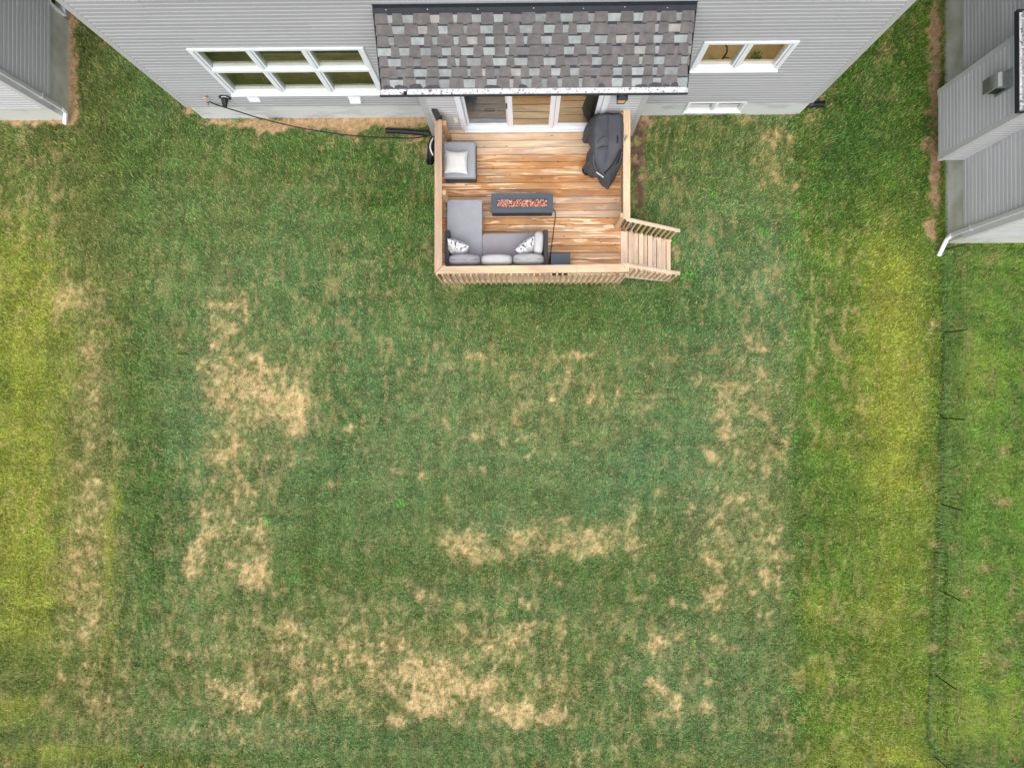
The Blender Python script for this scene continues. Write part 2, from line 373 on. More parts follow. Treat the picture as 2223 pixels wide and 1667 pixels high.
# ------------------------------------------------------------------ siding
CH = .114
def siding(mb, p0, p1, z0, z1, nrm, holes=(), base=None):
    """dutch-lap vinyl on the vertical plane from p0 to p1; holes (u0,u1,za,zb)"""
    p0, p1 = Vector((*p0, 0)), Vector((*p1, 0)); d = (p1 - p0); L = d.length; d.normalize(); n = Vector((*nrm, 0))
    base = z0 if base is None else base
    us = sorted({0, L, *[min(max(h[0], 0), L) for h in holes], *[min(max(h[1], 0), L) for h in holes]})
    jr = random.Random(int(L * 1000) + int(z1 * 10))
    kmax = int((z1 - base) / CH) + 4; joint = {}
    for kk in range(-4, kmax): joint[kk] = joint[kk - 1] if (kk % 2 and kk - 1 in joint) else (jr.uniform(.3, 3.6), [jr.uniform(.955, 1.045) for _ in range(12)])
    for a, b in zip(us[:-1], us[1:]):
        if b - a < 1e-4: continue
        mid = (a + b) / 2; blk = sorted([(h[2], h[3]) for h in holes if h[0] < mid < h[1]])
        free = []; cur = z0
        for (ba, bb) in blk:
            if ba > cur: free.append((cur, ba))
            cur = max(cur, bb)
        if cur < z1: free.append((cur, z1))
        for (fa, fb) in free:
            k = int(math.floor((fa - base) / CH))
            while base + k * CH < fb - 1e-6:
                zb = base + k * CH
                pr = [(zb, .002), (zb, .026), (zb + .003, .028), (zb + .070, .026), (zb + .077, .022), (zb + .098, .003), (zb + CH, .002)]
                out = []
                for (q0, q1) in zip(pr[:-1], pr[1:]):
                    lo, hi = max(q0[0], fa), min(q1[0], fb)
                    if q1[0] - q0[0] < 1e-9:
                        if fa - 1e-9 <= q0[0] <= fb: out.append((q0, q1))
                        continue
                    if hi - lo < 1e-6: continue
                    f = lambda z: q0[1] + (q1[1] - q0[1]) * (z - q0[0]) / (q1[0] - q0[0])
                    out.append(((lo, f(lo)), (hi, f(hi))))
                j0, tones = joint[k]; cuts = [a] + [q for q in (j0 + 3.66 * i for i in range(-1, 8)) if a < q < b] + [b]
                for u0, u1 in zip(cuts[:-1], cuts[1:]):
                    pi = int(math.floor(((u0 + u1) / 2 - j0) / 3.66)) + 2; tn = tones[pi % 12]; of = .0022 * (pi % 2)
                    for (q0, q1) in out:
                        v = [p0 + d * u0 + n * (q0[1] + of) + Vector((0, 0, q0[0])), p0 + d * u1 + n * (q0[1] + of) + Vector((0, 0, q0[0])),
                             p0 + d * u1 + n * (q1[1] + of) + Vector((0, 0, q1[0])), p0 + d * u0 + n * (q1[1] + of) + Vector((0, 0, q1[0]))]
                        mb.add(v, [(0, 1, 2, 3)], None, (tn, tn, tn * 1.003))
                k += 1

# ================================================================== HOUSE
YW = 5.90; YB = 5.29; ZF = .70; ZTOP = 6.3
XL, XR = -7.10, 5.90; BL, BR = -1.92, 2.20
house = empty('house', (0, 9, 0), 'light grey lap-sided house with wide six-pane window and shingled porch roof over patio door', 'house')
big = (-5.88, -2.80, 1.34, 3.25); small = (3.03, 4.645, 2.24, 3.33)
mb = MB()
hl = [(big[0] - XL + .03, big[1] - XL - .03, big[2] + .03, big[3] - .03), (small[0] - XL + .03, small[1] - XL - .03, small[2] + .03, small[3] - .03),
      (BL - XL, BR - XL, ZF, 4.35)]
siding(mb, (XL, YW), (XR, YW), ZF, ZTOP, (0, -1), hl)
siding(mb, (XL, 15), (XL, YW), ZF, ZTOP, (-1, 0)); siding(mb, (XR, YW), (XR, 15), ZF, ZTOP, (1, 0))
mb.box(XL, XR, 15, 15.1, 0, ZTOP)
mb.build('siding_wall', M['siding'], house)
mb = MB()      # patio door bay
dz0, dz1 = .965, 3.08; dx0, dx1 = -1.26, 1.50
siding(mb, (BL, YB), (BR, YB), ZF - .15, 4.0, (0, -1), [(dx0 - BL + .02, dx1 - BL - .02, dz0 - .02, dz1)], base=ZF)
siding(mb, (BL, YW), (BL, YB), ZF - .15, 4.0, (-1, 0), base=ZF); siding(mb, (BR, YB), (BR, YW), ZF - .15, 4.0, (1, 0), base=ZF)
mb.box(BL, BR, YB, YW, ZF - .19, ZF - .15)
mb.build('bay_wall', M['siding_light'], house)
mb = MB()
bw = (3.36, 4.56, .24, .75)
for (a, b) in ((XL + .045, bw[0] + .03), (bw[1] - .03, XR - .01)): mb.box(a, b, YW - .004, YW + .25, -.3, ZF)
mb.box(bw[0] + .03, bw[1] - .03, YW - .004, YW + .25, -.3, bw[2] + .03)
mb.box(XL + .045, XL + .3, YW + .25, 15, -.3, ZF); mb.box(XR - .26, XR - .01, YW + .25, 15, -.3, ZF)
mb.box(BL + .1, BR - .1, YB + .1, YW - .01, -.3, ZF - .19)
mb.build('foundation', M['concrete'], house)
for (cx, cy, sx, sy) in ((XL, YW, -1, -1), (XR, YW, 1, -1), (BL, YB, -1, -1), (BR, YB, 1, -1)):
    mb = MB(); z0 = ZF - .02 if cy == YW else ZF - .17; z1 = ZTOP if cy == YW else 3.9; o = .030
    xa, xb = sorted((cx + sx * o, cx - sx * .085)); mb.box(xa, xb, cy - o, cy - .001, z0, z1, .004)
    xa, xb = sorted((cx + sx * o, cx + sx * .001)); mb.box(xa, xb, cy - .001, cy + .085, z0, z1, .004)
    mb.build('corner_trim', M['trim'], house)
mb = MB()      # eave, main roof (above the frame)
yr = 10.5
for sgn in (-1, 1):
    ya, za = (YW - .35, ZTOP + .02) if sgn < 0 else (15.35, ZTOP + .02)
    mb.add([(XL - .3, ya, za), (XR + .3, ya, za), (XR + .3, yr, za + 2.4), (XL - .3, yr, za + 2.4), (XL - .3, ya, za - .15), (XR + .3, ya, za - .15), (XR + .3, yr, za + 2.25), (XL - .3, yr, za + 2.25)],
           [(0, 1, 2, 3), (4, 5, 6, 7), (0, 1, 5, 4), (0, 3, 7, 4), (1, 2, 6, 5)], col=lin((95, 92, 95)))
mb.build('roof', M['shingle'], house)
mb = MB()
mb.add([(XL, YW + .02, ZTOP), (XL, 14.98, ZTOP), (XL, yr, ZTOP + 2.3)], [(0, 1, 2)]); mb.build('gable', M['siding'], house)
mb = MB(); mb.add([(XR, YW + .02, ZTOP), (XR, 14.98, ZTOP), (XR, yr, ZTOP + 2.3)], [(0, 1, 2)])
mb.build('gable', M['siding'], house)

# windows -------------------------------------------------
def window(x0, x1, z0, z1, yw, cols, rows, glass='glass', cas=.075, label=None, slider=False, parent=house, sw=.042):
    """rows: list of (za, zb) openings"""
    mb = MB(); yf = yw - .055; yb = yw + .10
    frame_ring(mb, x0, x1, z0, z1, yf, yb, cas, .006)
    mb.box(x0 - .004, x1 + .004, yf - .025, yb, z0 - .02, z0 + .012, .004)      # sill nosing
    ix0, ix1 = x0 + cas, x1 - cas
    n = cols; wcol = (ix1 - ix0) / n; mul = .055
    for (ra, rb) in zip(rows[:-1], rows[1:]):
        mb.box(ix0, ix1, yf + .004, yb, ra[1], rb[0], .005)
    for k in range(1, n):
        xx = ix0 + k * wcol
        for (ra, rb) in rows: mb.box(xx - mul / 2, xx + mul / 2, yf + .010, yb, max(ra, z0 + cas), min(rb, z1 - cas), .005)
    win = mb.build('window', M['white'], parent, label=label)
    for (ra, rb) in rows:
        for k in range(n):
            a = ix0 + k * wcol + (mul / 2 if k else 0); b = ix0 + (k + 1) * wcol - (mul / 2 if k < n - 1 else 0)
            ra2, rb2 = max(ra, z0 + cas), min(rb, z1 - cas)
            s_ = MB(); frame_ring(s_, a + .006, b - .006, ra2 + .006, rb2 - .004, yf + .028, yb - .01, sw, .005)
            s_.build('sash', M['white'], win)
            p_ = MB(); p_.box(a + sw, b - sw, yf + .072, yf + .076, ra2 + sw, rb2 - sw)
            p_.build('pane', M[glass], win)
            s_ = MB(); frame_ring(s_, a - .02, b + .02, ra2 - .02, rb2 + .02, yb + .001, yb + .016, .05); s_.build('reveal', M['white'], win)
    return win
window(*big, YW, 3, [(1.34, 2.33), (2.42, 3.25)])
window(*small, YW, 2, [(2.24, 3.33)], glass='glass_lit')
bwn = window(bw[0], bw[1], bw[2], bw[3], YW + .02, 2, [(bw[2], bw[3])], cas=.04, sw=.025)
# dark sheets behind the basement pane, coloured in place of its unlit depth
mb = MB(); mb.box(bw[0] - .2, bw[1] + .2, YW + .26, YW + .9, .0, .02); mb.box(bw[0] - .2, bw[1] + .2, YW + .88, YW + .9, 0, .9)
mb.build('basement_dark_sheets', M['steel_dark'], house)

# sliding patio door ---------------------------------------
mb = MB(); frame_ring(mb, dx0, dx1, dz0, dz1, YB - .06, YB + .16, .075, .005)
mb.box(dx0 + .02, dx1 - .02, YB - .085, YB + .12, dz0 - .015, dz0 + .02, .004)
mb.box(dx0 - .035, dx0, YB - .035, YB - .002, dz0, dz1, .003); mb.box(dx1, dx1 + .035, YB - .035, YB - .002, dz0, dz1, .003)
mb.box(dx0 + .075, dx1 - .075, YB + .02, YB + .03, dz0 + .075, dz0 + .09); mb.box(dx0 + .075, dx1 - .075, YB + .07, YB + .08, dz0 + .075, dz0 + .09)
door = mb.build('patio_door', M['white'], house)
xs = [dx0 + .075, -.345, .555, dx1 - .075]
for k, (a, b) in enumerate(zip(xs[:-1], xs[1:])):
    yf = YB + (.035, -.045, -.01)[k]
    fr = MB(); wd = (.05, .095, .085)[k]
    frame_ring(fr, a + .003, b - .003 + (.02 if k == 0 else 0), dz0 + .078, dz1 - .078, yf, yf + .045, wd, .006)
    if k: fr.box(a + .003 + wd, b - .003 - wd, yf + .004, yf + .04, dz0 + .078 + wd, dz0 + .078 + wd + .05, .004)
    fr.build('door_panel', M['white'], door)
    g = MB(); g.box(a + wd, b - wd + (.02 if k == 0 else 0), yf + .020, yf + .024, dz0 + .08 + wd * .9, dz1 - .08 - wd)
    g.build('pane', M['screen' if k == 0 else 'glass_door'], door)
mb = MB(); mb.box(-.372, -.345, YB - .03, YB + .03, 2.02, 2.16, .008); mb.build('door_handle', M['black_plastic'], door)

# rooms behind the glass ------------------------------------
fz = 1.0
mb = MB(); mb.box(XL + .15, BL + .05, YW + .11, 12, fz - .05, fz); mb.build('living_room_floor', M['floor_in'], house)
mb = MB(); mb.box(BL + .12, BR - .11, YB + .17, YW + .13, fz - .05, fz); mb.box(BL + .12, 2.6, YW + .13, 12, fz - .05, fz); mb.build('hall_floor', M['floor_grey'], house)
mb = MB(); mb.box(2.6, XR - .15, YW + .11, 12, fz - .05, fz); mb.build('kitchen_floor', M['floor_in'], house)
mb = MB()
mb.box(XL + .1, XL + .15, YW + .1, 12, fz, 3.7); mb.box(XR - .15, XR - .1, YW + .1, 12, fz, 3.7); mb.box(XL + .1, XR - .1, 12, 12.1, fz, 3.7)
mb.box(XL + .1, XR - .1, YW + .12, 12.1, 3.7, 3.8); mb.box(BL + .04, BR - .04, YB + .17, YW + .12, 3.7, 3.8)
mb.box(2.55, 2.65, YW + .2, 12, fz, 3.7)
mb.box(BL + .05, BL + .1, YB + .17, YW + .12, fz, 3.7); mb.box(BR - .1, BR - .05, YB + .17, YW + .12, fz, 3.7)
hb = [(XL + .1, big[0] + .03), (big[1] - .03, BL + .05), (BR - .05, small[0] + .03), (small[1] - .03, XR - .1)]
for (a, b) in hb: mb.box(a, b, YW + .10, YW + .12, fz - .1, 3.7)
for q in (big, small): mb.box(q[0] + .03, q[1] - .03, YW + .10, YW + .12, fz - .1, q[2] + .02); mb.box(q[0] + .03, q[1] - .03, YW + .10, YW + .12, q[3] - .02, 3.7)
mb.build('inner_walls', M['wall_in'], house)
mb = MB()
vr = (S(1046, 233, fz), S(1078, 247, fz)); x0, x1, y0, y1 = vr[0].x, vr[1].x, vr[1].y, vr[0].y
frame = MB(); frame.box(x0, x1, y0, y1, fz + .002, fz + .008); frame.build('floor_register', M['white_metal'], house)
mb.box(x0 + .04, x1 - .04, y0 + .03, y1 - .03, fz + .009, fz + .011)
for k in range(12): mb.box(x0 + .045 + k * .019, x0 + .055 + k * .019, y0 + .03, y1 - .03, fz + .010, fz + .014)
mb.build('register_grille', M['metal'], house)
# kitchen behind the right-hand window
mb = MB(); mb.box(2.66, XR - .16, YW + .13, YW + .78, fz, 1.93); mb.build('kitchen_cabinet', M['wall_in'], house)
mb = MB(); mb.box(2.66, XR - .16, YW + .13, YW + .80, 1.93, 1.97, .004); mb.build('countertop', simple('tan_laminate', (.52, .42, .28), .4, var=.06), house)
mb = MB(); mb.tube([(3.72, YW + .30, 1.97), (3.72, YW + .30, 2.25), (3.70, YW + .36, 2.32), (3.64, YW + .44, 2.31), (3.60, YW + .48, 2.24)], .017, 10)
mb.tube([(3.72, YW + .30, 2.03), (3.80, YW + .26, 2.10)], .010, 8); mb.smooth = True
tag(mb.build('kitchen_tap', M['black_plastic']), 'dark curved kitchen tap standing behind the two-pane window', 'tap')
mb = MB()
for k in range(90):
    a, r = random.random() * 6.28, random.random() * .09; h = random.random() * .16
    c = Vector((4.28 + math.cos(a) * r, YW + .25 + math.sin(a) * r * .8, 2.06 + h)); d = Vector((math.cos(a), math.sin(a), .4)).normalized() * .04; s_ = d.cross(Vector((0, 0, 1))).normalized() * .016
    mb.add([c, c + d * .5 + s_, c + d, c + d * .5 - s_], [(0, 1, 2, 3)])
pl = empty('potted_herb', (4.28, YW + .25, 1.97), 'small green potted herb on the counter behind the two-pane window', 'plant')
mb.build('leaves', M['plant_green'], pl)
mb = MB(); mb.tube([(4.28, YW + .25, 1.972), (4.28, YW + .25, 2.07)], .05, 14, radii=[.04, .055]); mb.build('pot', M['white_metal'], pl)
# ceiling lamp of the lit kitchen
kl = empty('ceiling_lamp', (4.1, YW + .9, 3.45), 'lit round ceiling lamp glowing in the kitchen behind the two-pane window', 'lamp')
em, N_, L_, b_ = newmat('lit_lamp_glass', .5); b_.inputs['Emission Color'].default_value = (1, .62, .28, 1); b_.inputs['Emission Strength'].default_value = 2
mb = MB(); mb.tube([(4.1, YW + .9, 3.60), (4.1, YW + .9, 3.66)], .16, 20, radii=[.13, .17]); mb.build('lamp_shade', em, kl)
mb = MB(); mb.tube([(4.1, YW + .9, 3.66), (4.1, YW + .9, 3.70)], .08, 12); mb.build('mount', M['white_metal'], kl)
pd_ = bpy.data.lights.new('kitchen_light', 'POINT'); pd_.energy = 11; pd_.color = (1, .62, .30); pd_.shadow_soft_size = .12
po_ = bpy.data.objects.new('kitchen_light', pd_); SC.collection.objects.link(po_); po_.location = (4.1, YW + .9, 3.42)

# living room furniture glimpsed through the six-pane window
mb = MB(); mb.box(-5.6, -3.1, YW + .93, YW + 3, fz + .001, fz + .012)
rg_ = empty('living_room_rug', (-4.3, YW + 2, fz), 'dark olive indoor rug with cream border behind the six-pane window', 'rug'); mb.build('pile', M['olive'], rg_)
mb = MB(); mb.box(-5.6, -3.1, YW + .90, YW + .928, fz + .001, fz + .014); mb.build('border', M['wall_in'], rg_)

# porch roof --------------------------------------------------
zg = 3.80; yg = 4.90; rx0, rx1 = -2.36, 2.62
p_lo = Vector((0, yg, zg + .06)); p_hi = Vector((0, YW, 4.50)); sl = (p_hi - p_lo); SLn = sl.length; sl.normalize(); nn = Vector((0, -sl.z, sl.y))
def rp(x, t, h): return Vector((x, 0, 0)) + p_lo + sl * t + nn * h
proof = MB()
def slab(mb, xa, xb, ta, tb, ha, hb_, xa2=None, xb2=None, col=(1, 1, 1)):
    xa2 = xa if xa2 is None else xa2; xb2 = xb if xb2 is None else xb2
    v = [rp(xa, ta, ha), rp(xb, ta, ha), rp(xb2, tb, ha), rp(xa2, tb, ha), rp(xa, ta, hb_), rp(xb, ta, hb_), rp(xb2, tb, hb_), rp(xa2, tb, hb_)]
    mb.add(v, [(0, 3, 2, 1), (4, 5, 6, 7), (0, 1, 5, 4), (1, 2, 6, 5), (2, 3, 7, 6), (3, 0, 4, 7)], None, col)
ncourse = 7; tcap = .10; ex = (SLn - tcap) / (ncourse - .02)
tabc = [lin((103, 100, 100)), lin((101, 98, 98)), lin((105, 102, 101))]
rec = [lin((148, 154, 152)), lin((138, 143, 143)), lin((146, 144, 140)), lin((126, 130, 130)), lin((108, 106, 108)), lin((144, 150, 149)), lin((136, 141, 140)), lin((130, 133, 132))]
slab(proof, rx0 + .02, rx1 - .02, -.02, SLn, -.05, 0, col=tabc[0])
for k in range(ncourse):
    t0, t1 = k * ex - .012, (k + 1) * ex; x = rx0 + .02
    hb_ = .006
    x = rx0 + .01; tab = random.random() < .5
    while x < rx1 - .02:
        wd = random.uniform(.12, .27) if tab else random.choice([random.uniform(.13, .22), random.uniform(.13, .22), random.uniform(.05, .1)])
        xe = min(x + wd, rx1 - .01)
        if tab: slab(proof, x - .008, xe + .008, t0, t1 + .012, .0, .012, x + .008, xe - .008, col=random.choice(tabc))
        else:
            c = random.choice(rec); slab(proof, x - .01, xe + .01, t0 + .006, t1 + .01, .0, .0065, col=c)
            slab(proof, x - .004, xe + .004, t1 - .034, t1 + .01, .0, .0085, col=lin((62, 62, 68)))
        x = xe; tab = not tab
# damp dark eaves edge stain with a ragged outline
x = rx0 + .03; last = None
while x < rx1 - .25:
    wd = random.uniform(.12, .3)
    if random.random() < .45:
        h1, h2 = random.uniform(.01, .05), random.uniform(.015, .06)
        v = [rp(x, -.013, .0152), rp(x + wd, -.013, .0152), rp(x + wd * .8, h2, .0152), rp(x + wd * .35, (h1 + h2) / 2 + .01, .0152), rp(x + wd * .05, h1 * .6, .0152)]
        proof.add(v, [(0, 1, 2, 3, 4)], None, lin((70, 69, 76)))
    x += wd
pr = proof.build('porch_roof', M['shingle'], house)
mb = MB(); slab(mb, rx0, rx1, SLn - tcap + .005, SLn + .01, .012, .020); slab(mb, rx0, rx1, SLn - tcap - .004, SLn - tcap + .006, .016, .024)
mb.box(rx0, rx1, YW - .035, YW - .024, 4.5, 4.60)
mb.build('flashing', M['charcoal'], pr)
for k in range(7):
    mb = MB(); c = rp(rx0 + .2 + k * .74 + .1 * math.sin(k * 5), SLn - .055 + .012 * math.sin(k * 3), .021); mb.tube([c, c + nn * .004], .006, 8); mb.build('nail', M['metal'], pr)
for xx in (rx0 - .012, rx1): mb = MB(); slab(mb, xx, xx + .012, -.03, SLn, -.12, .018); mb.build('rake_edge', M['charcoal'], pr)
mb = MB()          # soffit and end boards
mb.box(rx0 + .01, rx1 - .01, yg + .03, YB - .03, zg - .06, zg - .04); mb.box(rx0 + .01, BL - .03, YB - .03, YW - .03, zg - .06, zg - .04); mb.box(BR + .03, rx1 - .01, YB - .03, YW - .03, zg - .06, zg - .04)
for xx in (rx0 + .012, rx1 - .03): mb.add([(xx, yg + .03, zg - .04), (xx, YW, zg - .04), (xx, YW, 4.46), (xx, yg + .03, zg + .03), (xx + .015, yg + .03, zg - .04), (xx + .015, YW, zg - .04), (xx + .015, YW, 4.46), (xx + .015, yg + .03, zg + .03)], [(0, 1, 2, 3), (4, 5, 6, 7), (0, 3, 7, 4)])
mb.build('soffit', M['white_metal'], pr)
mb = MB(); gx0, gx1 = rx0 - .03, rx1 + .02; gy0, gy1 = yg - .115, yg + .005; gz0 = zg - .035; gz1 = zg + .03
mb.box(gx0, gx1, gy0 + .012, gy1, gz0, gz0 + .006); mb.box(gx0, gx1, gy1 - .006, gy1, gz0, gz1)
mb.box(gx0, gx0 + .006, gy0 + .01, gy1, gz0, gz1 - .01); mb.box(gx1 - .006, gx1, gy0 + .01, gy1, gz0, gz1 - .01)
gut = mb.build('gutter', M['gutter_in'], house)
mb = MB(); mb.box(gx0 - .004, gx1 + .004, gy0 - .002, gy0 + .012, gz0 + .004, gz1 + .004, .003); mb.build('gutter_front', M['charcoal'], gut)
for k, px in enumerate((840, 927, 1016, 1098, 1181, 1264, 1347, 1405, 1473)):
    mb = MB(); x = S(px, 190, gz1).x; mb.box(x - .012, x + .012, gy0 + .005, gy1 + .06, gz1 - .012, gz1 - .004, .002); mb.box(x - .03, x + .03, gy0 + .012, gy0 + .04, gz0 + .01, gz0 + .05, .004); mb.build('gutter_hanger', M['white_metal'], gut)
mb = MB(); x = S(880, 192, gz0).x; mb.box(x - .03, x + .03, gy0 + .02, gy0 + .095, gz0 + .0065, gz0 + .009); mb.build('outlet_hole', M['black_rubber'], gut)
mb = MB(); mb.box(x - .035, x + .035, gy0 + .02, gy0 + .09, gz0 - .10, gz0 - .001); mb.tube([(x, gy0 + .06, gz0 - .06), (x + .1, 5.2, gz0 - .3), (BL - .07, 5.5, gz0 - .55), (BL - .07, 5.5, .25)], .036, 4); mb.build('downspout', M['trim'], gut)

# ------------------------------------------------------------------ wall fittings (own things)
v = SY(1350, 203, YB - .10)
lan = empty('wall_lantern', (v.x, YB - .03, v.z - .2), 'black box lantern with amber glass on the wall right of the patio door', 'lantern')
lx, lz = v.x, v.z
mb = MB(); mb.box(lx - .06, lx + .06, YB - .05, YB - .024, lz - .16, lz + .12, .006); mb.box(lx - .02, lx + .02, YB - .16, YB - .05, lz + .05, lz + .08, .004)
yc = YB - .15; wA, wB = .062, .085
for (sx, sy) in ((-1, -1), (1, -1), (1, 1), (-1, 1)): mb.beam((lx + sx * wA, yc + sy * wA, lz - .19), (lx + sx * wB, yc + sy * wB, lz + .05), .012, .012)
mb.add([(lx - .1, yc - .1, lz + .05), (lx + .1, yc - .1, lz + .05), (lx + .1, yc + .1, lz + .05), (lx - .1, yc + .1, lz + .05), (lx - .035, yc - .035, lz + .11), (lx + .035, yc - .035, lz + .11), (lx + .035, yc + .035, lz + .11), (lx - .035, yc + .035, lz + .11)],
       [(3, 2, 1, 0), (4, 5, 6, 7), (0, 1, 5, 4), (1, 2, 6, 5), (2, 3, 7, 6), (3, 0, 4, 7)])
mb.box(lx - .066, lx + .066, yc - .066, yc + .066, lz - .20, lz - .185, .004)
mb.build('lantern_frame', M['black_plastic'], lan)
mb = MB(); a = .055; b = .078
mb.add([(lx - a, yc - a, lz - .184), (lx + a, yc - a, lz - .184), (lx + a, yc + a, lz - .184), (lx - a, yc + a, lz - .184), (lx - b, yc - b, lz + .048), (lx + b, yc - b, lz + .048), (lx + b, yc + b, lz + .048), (lx - b, yc + b, lz + .048)],
       [(3, 2, 1, 0), (4, 5, 6, 7), (0, 1, 5, 4), (1, 2, 6, 5), (2, 3, 7, 6), (3, 0, 4, 7)])
mb.build('lamp_glass', M['warm_glass'], lan)

v = SY(989.5, 258, YB - .03)
ob = empty('outlet_box', v, 'small beige outlet box on the wall left of the patio door', 'outlet box')
mb = MB(); mb.box(v.x - .05, v.x + .05, YB - .06, YB - .022, v.z - .09, v.z + .06, .01); mb.build('back_plate', M['beige'], ob)
mb = MB(); mb.box(v.x - .035, v.x + .045, YB - .105, YB - .06, v.z - .08, v.z + .02, .012); mb.box(v.x - .03, v.x + .04, YB - .075, YB - .06, v.z + .02, v.z + .045, .004); mb.build('flip_cover', M['beige'], ob)

v = SY(447.5, 212, YW - .06); 
tp = empty('garden_tap', v, 'brass garden tap on the wall near the left house corner', 'tap')
mb = MB(); mb.smooth = True; mb.tube([(v.x, YW - .02, v.z), (v.x, YW - .12, v.z), (v.x, YW - .16, v.z - .06)], .014, 10); mb.tube([(v.x, YW - .022, v.z), (v.x, YW - .034, v.z)], .035, 14); mb.tube([(v.x, YW - .15, v.z - .05), (v.x, YW - .165, v.z - .10)], .02, 10); mb.build('spout', M['brass'], tp)
mb = MB(); mb.tube([(v.x, YW - .085, v.z + .012), (v.x, YW - .085, v.z + .05)], .006, 8); mb.tube([(v.x - .035, YW - .085, v.z + .052), (v.x + .035, YW - .085, v.z + .052)], .009, 8); mb.build('handle', M['brass'], tp)
tapv = Vector((v.x, YW - .17, v.z - .09))

v = SY(488, 212, YW - .03)
ve = empty('exhaust_vent', v, 'black stub exhaust pipe with flange on the wall beside the garden tap', 'vent pipe')
mb = MB(); mb.tube([(v.x, YW - .022, v.z), (v.x, YW - .040, v.z)], .125, 8); mb.build('flange', M['black_plastic'], ve)
mb = MB(); mb.tube([(v.x, YW - .04, v.z), (v.x, YW - .05, v.z)], .075, 20); mb.build('seal_ring', M['white_metal'], ve)
mb = MB(); mb.smooth = True; mb.tube([(v.x, YW - .05, v.z), (v.x, YW - .12, v.z), (v.x, YW - .121, v.z), (v.x, YW - .17, v.z), (v.x, YW - .171, v.z), (v.x, YW - .22, v.z)], .05, 20, radii=[.068, .066, .056, .054, .045, .043]); mb.build('pipe', M['black_plastic'], ve)

v = SY(550, 214.5, YW - .03)
mb = MB(); mb.add([(v.x - .12, YW - .022, v.z + .12), (v.x + .12, YW - .022, v.z + .12), (v.x + .12, YW - .05, v.z - .12), (v.x - .12, YW - .05, v.z - .12), (v.x - .12, YW - .002, v.z + .12), (v.x + .12, YW - .002, v.z + .12), (v.x + .12, YW - .002, v.z - .12), (v.x - .12, YW - .002, v.z - .12)],
           [(0, 1, 2, 3), (0, 4, 5, 1), (1, 5, 6, 2), (3, 2, 6, 7), (0, 3, 7, 4)])
for k in range(5): mb.box(v.x - .105, v.x + .105, YW - .056 + k * .004, YW - .046 + k * .004, v.z - .10 + k * .042, v.z - .092 + k * .042)
tag(mb.build('wall_vent', M['white']), 'flat white louvred vent cover on the wall right of the black exhaust pipe', 'vent cover')
v = SY(771, 216.5, YW - .04)
vb = empty('wall_vent', v, 'white hooded box vent on the wall below the right end of the six-pane window', 'vent cover')
mb = MB(); mb.box(v.x - .13, v.x + .13, YW - .035, YW - .020, v.z - .12, v.z + .12, .004); mb.build('back_plate', M['white'], vb)
mb = MB(); mb.add([(v.x - .11, YW - .036, v.z + .10), (v.x + .11, YW - .036, v.z + .10), (v.x + .11, YW - .10, v.z - .04), (v.x - .11, YW - .10, v.z - .04), (v.x + .11, YW - .10, v.z - .10), (v.x - .11, YW - .10, v.z - .10), (v.x + .11, YW - .036, v.z - .10), (v.x - .11, YW - .036, v.z - .10)],
           [(0, 1, 2, 3), (3, 2, 4, 5), (1, 6, 4, 2), (0, 3, 5, 7)]); mb.build('hood', M['white'], vb)

def spline(pts, n=10):
    pts = [Vector(p) for p in pts]; out = []
    P = [pts[0] * 2 - pts[1]] + pts + [pts[-1] * 2 - pts[-2]]
    for i in range(1, len(P) - 2):
        for k in range(n):
            t = k / n; a, b, c, d = P[i - 1], P[i], P[i + 1], P[i + 2]
            out.append(.5 * ((2 * b) + (c - a) * t + (2 * a - 5 * b + 4 * c - d) * t * t + (3 * b - a - 3 * c + d) * t ** 3))
    out.append(pts[-1]); return out
# garden hose from tap to the coil
mb = MB(); mb.smooth = True
mb.tube(spline([tapv, S(455, 222, .98), S(470, 228, .92), S(520, 243.5, .72), S(562, 256.5, .58), S(622, 271.5, .42), S(685, 284, .28), S(776, 296, .13), S(880, 300.5, .07), S(915, 298, .14), S(932, 294, .45), S(938, 297, .85)]), .0125, 8)
tag(mb.build('garden_hose', M['black_rubber']), 'long thin black garden hose running from brass tap across the dirt to the deck', 'hose')
# corrugated drain pipes
def corrugated(name, a, b, r, lab, sag=0.0, collar=None):
    a, b = Vector(a), Vector(b); L = (b - a).length; n = int(L / .009); pts = []; rad = []
    for i in range(n + 1):
        t = i / n; p = a.lerp(b, t); p.y += sag * math.sin(math.pi * t); pts.append(p); rad.append(r * (1 + .09 * (1 if (i // 2) % 2 else -1)))
    mb = MB(); mb.tube(pts, r, 18, cap=False, radii=rad)
    mb.tube(pts, r * .85, 18, cap=False); 
    root = empty(name, (a.x, a.y, 0), lab, 'drain pipe')
    mb.build('pipe', M['black_plastic'], root)
    d = (b - a).normalized()
    mb = MB(); mb.tube([b, b + d * .12], r * 1.12, 18, cap=False, radii=[r * 1.14, r * 1.0]); mb.build('collar', M['steel_dark'], root)
corrugated('drain_pipe', S(837, 284, .07), S(920, 289.5, .07), .058, 'black corrugated drain pipe lying on bare dirt left of the deck', .01)
corrugated('drain_pipe', S(1790, 227, .09), S(1764, 227, .09), .062, 'short black corrugated drain pipe at the right house corner')
mb = MB(); v = S(1752, 226, .1); mb.smooth = True; mb.tube([(v.x - .12, v.y + .12, 2.6), (v.x - .12, v.y + .12, .25), (v.x - .06, v.y + .03, .12), (v.x + .07, v.y, .09)], .055, 12)
mb.build('side_downspout', M['white_metal'], house)

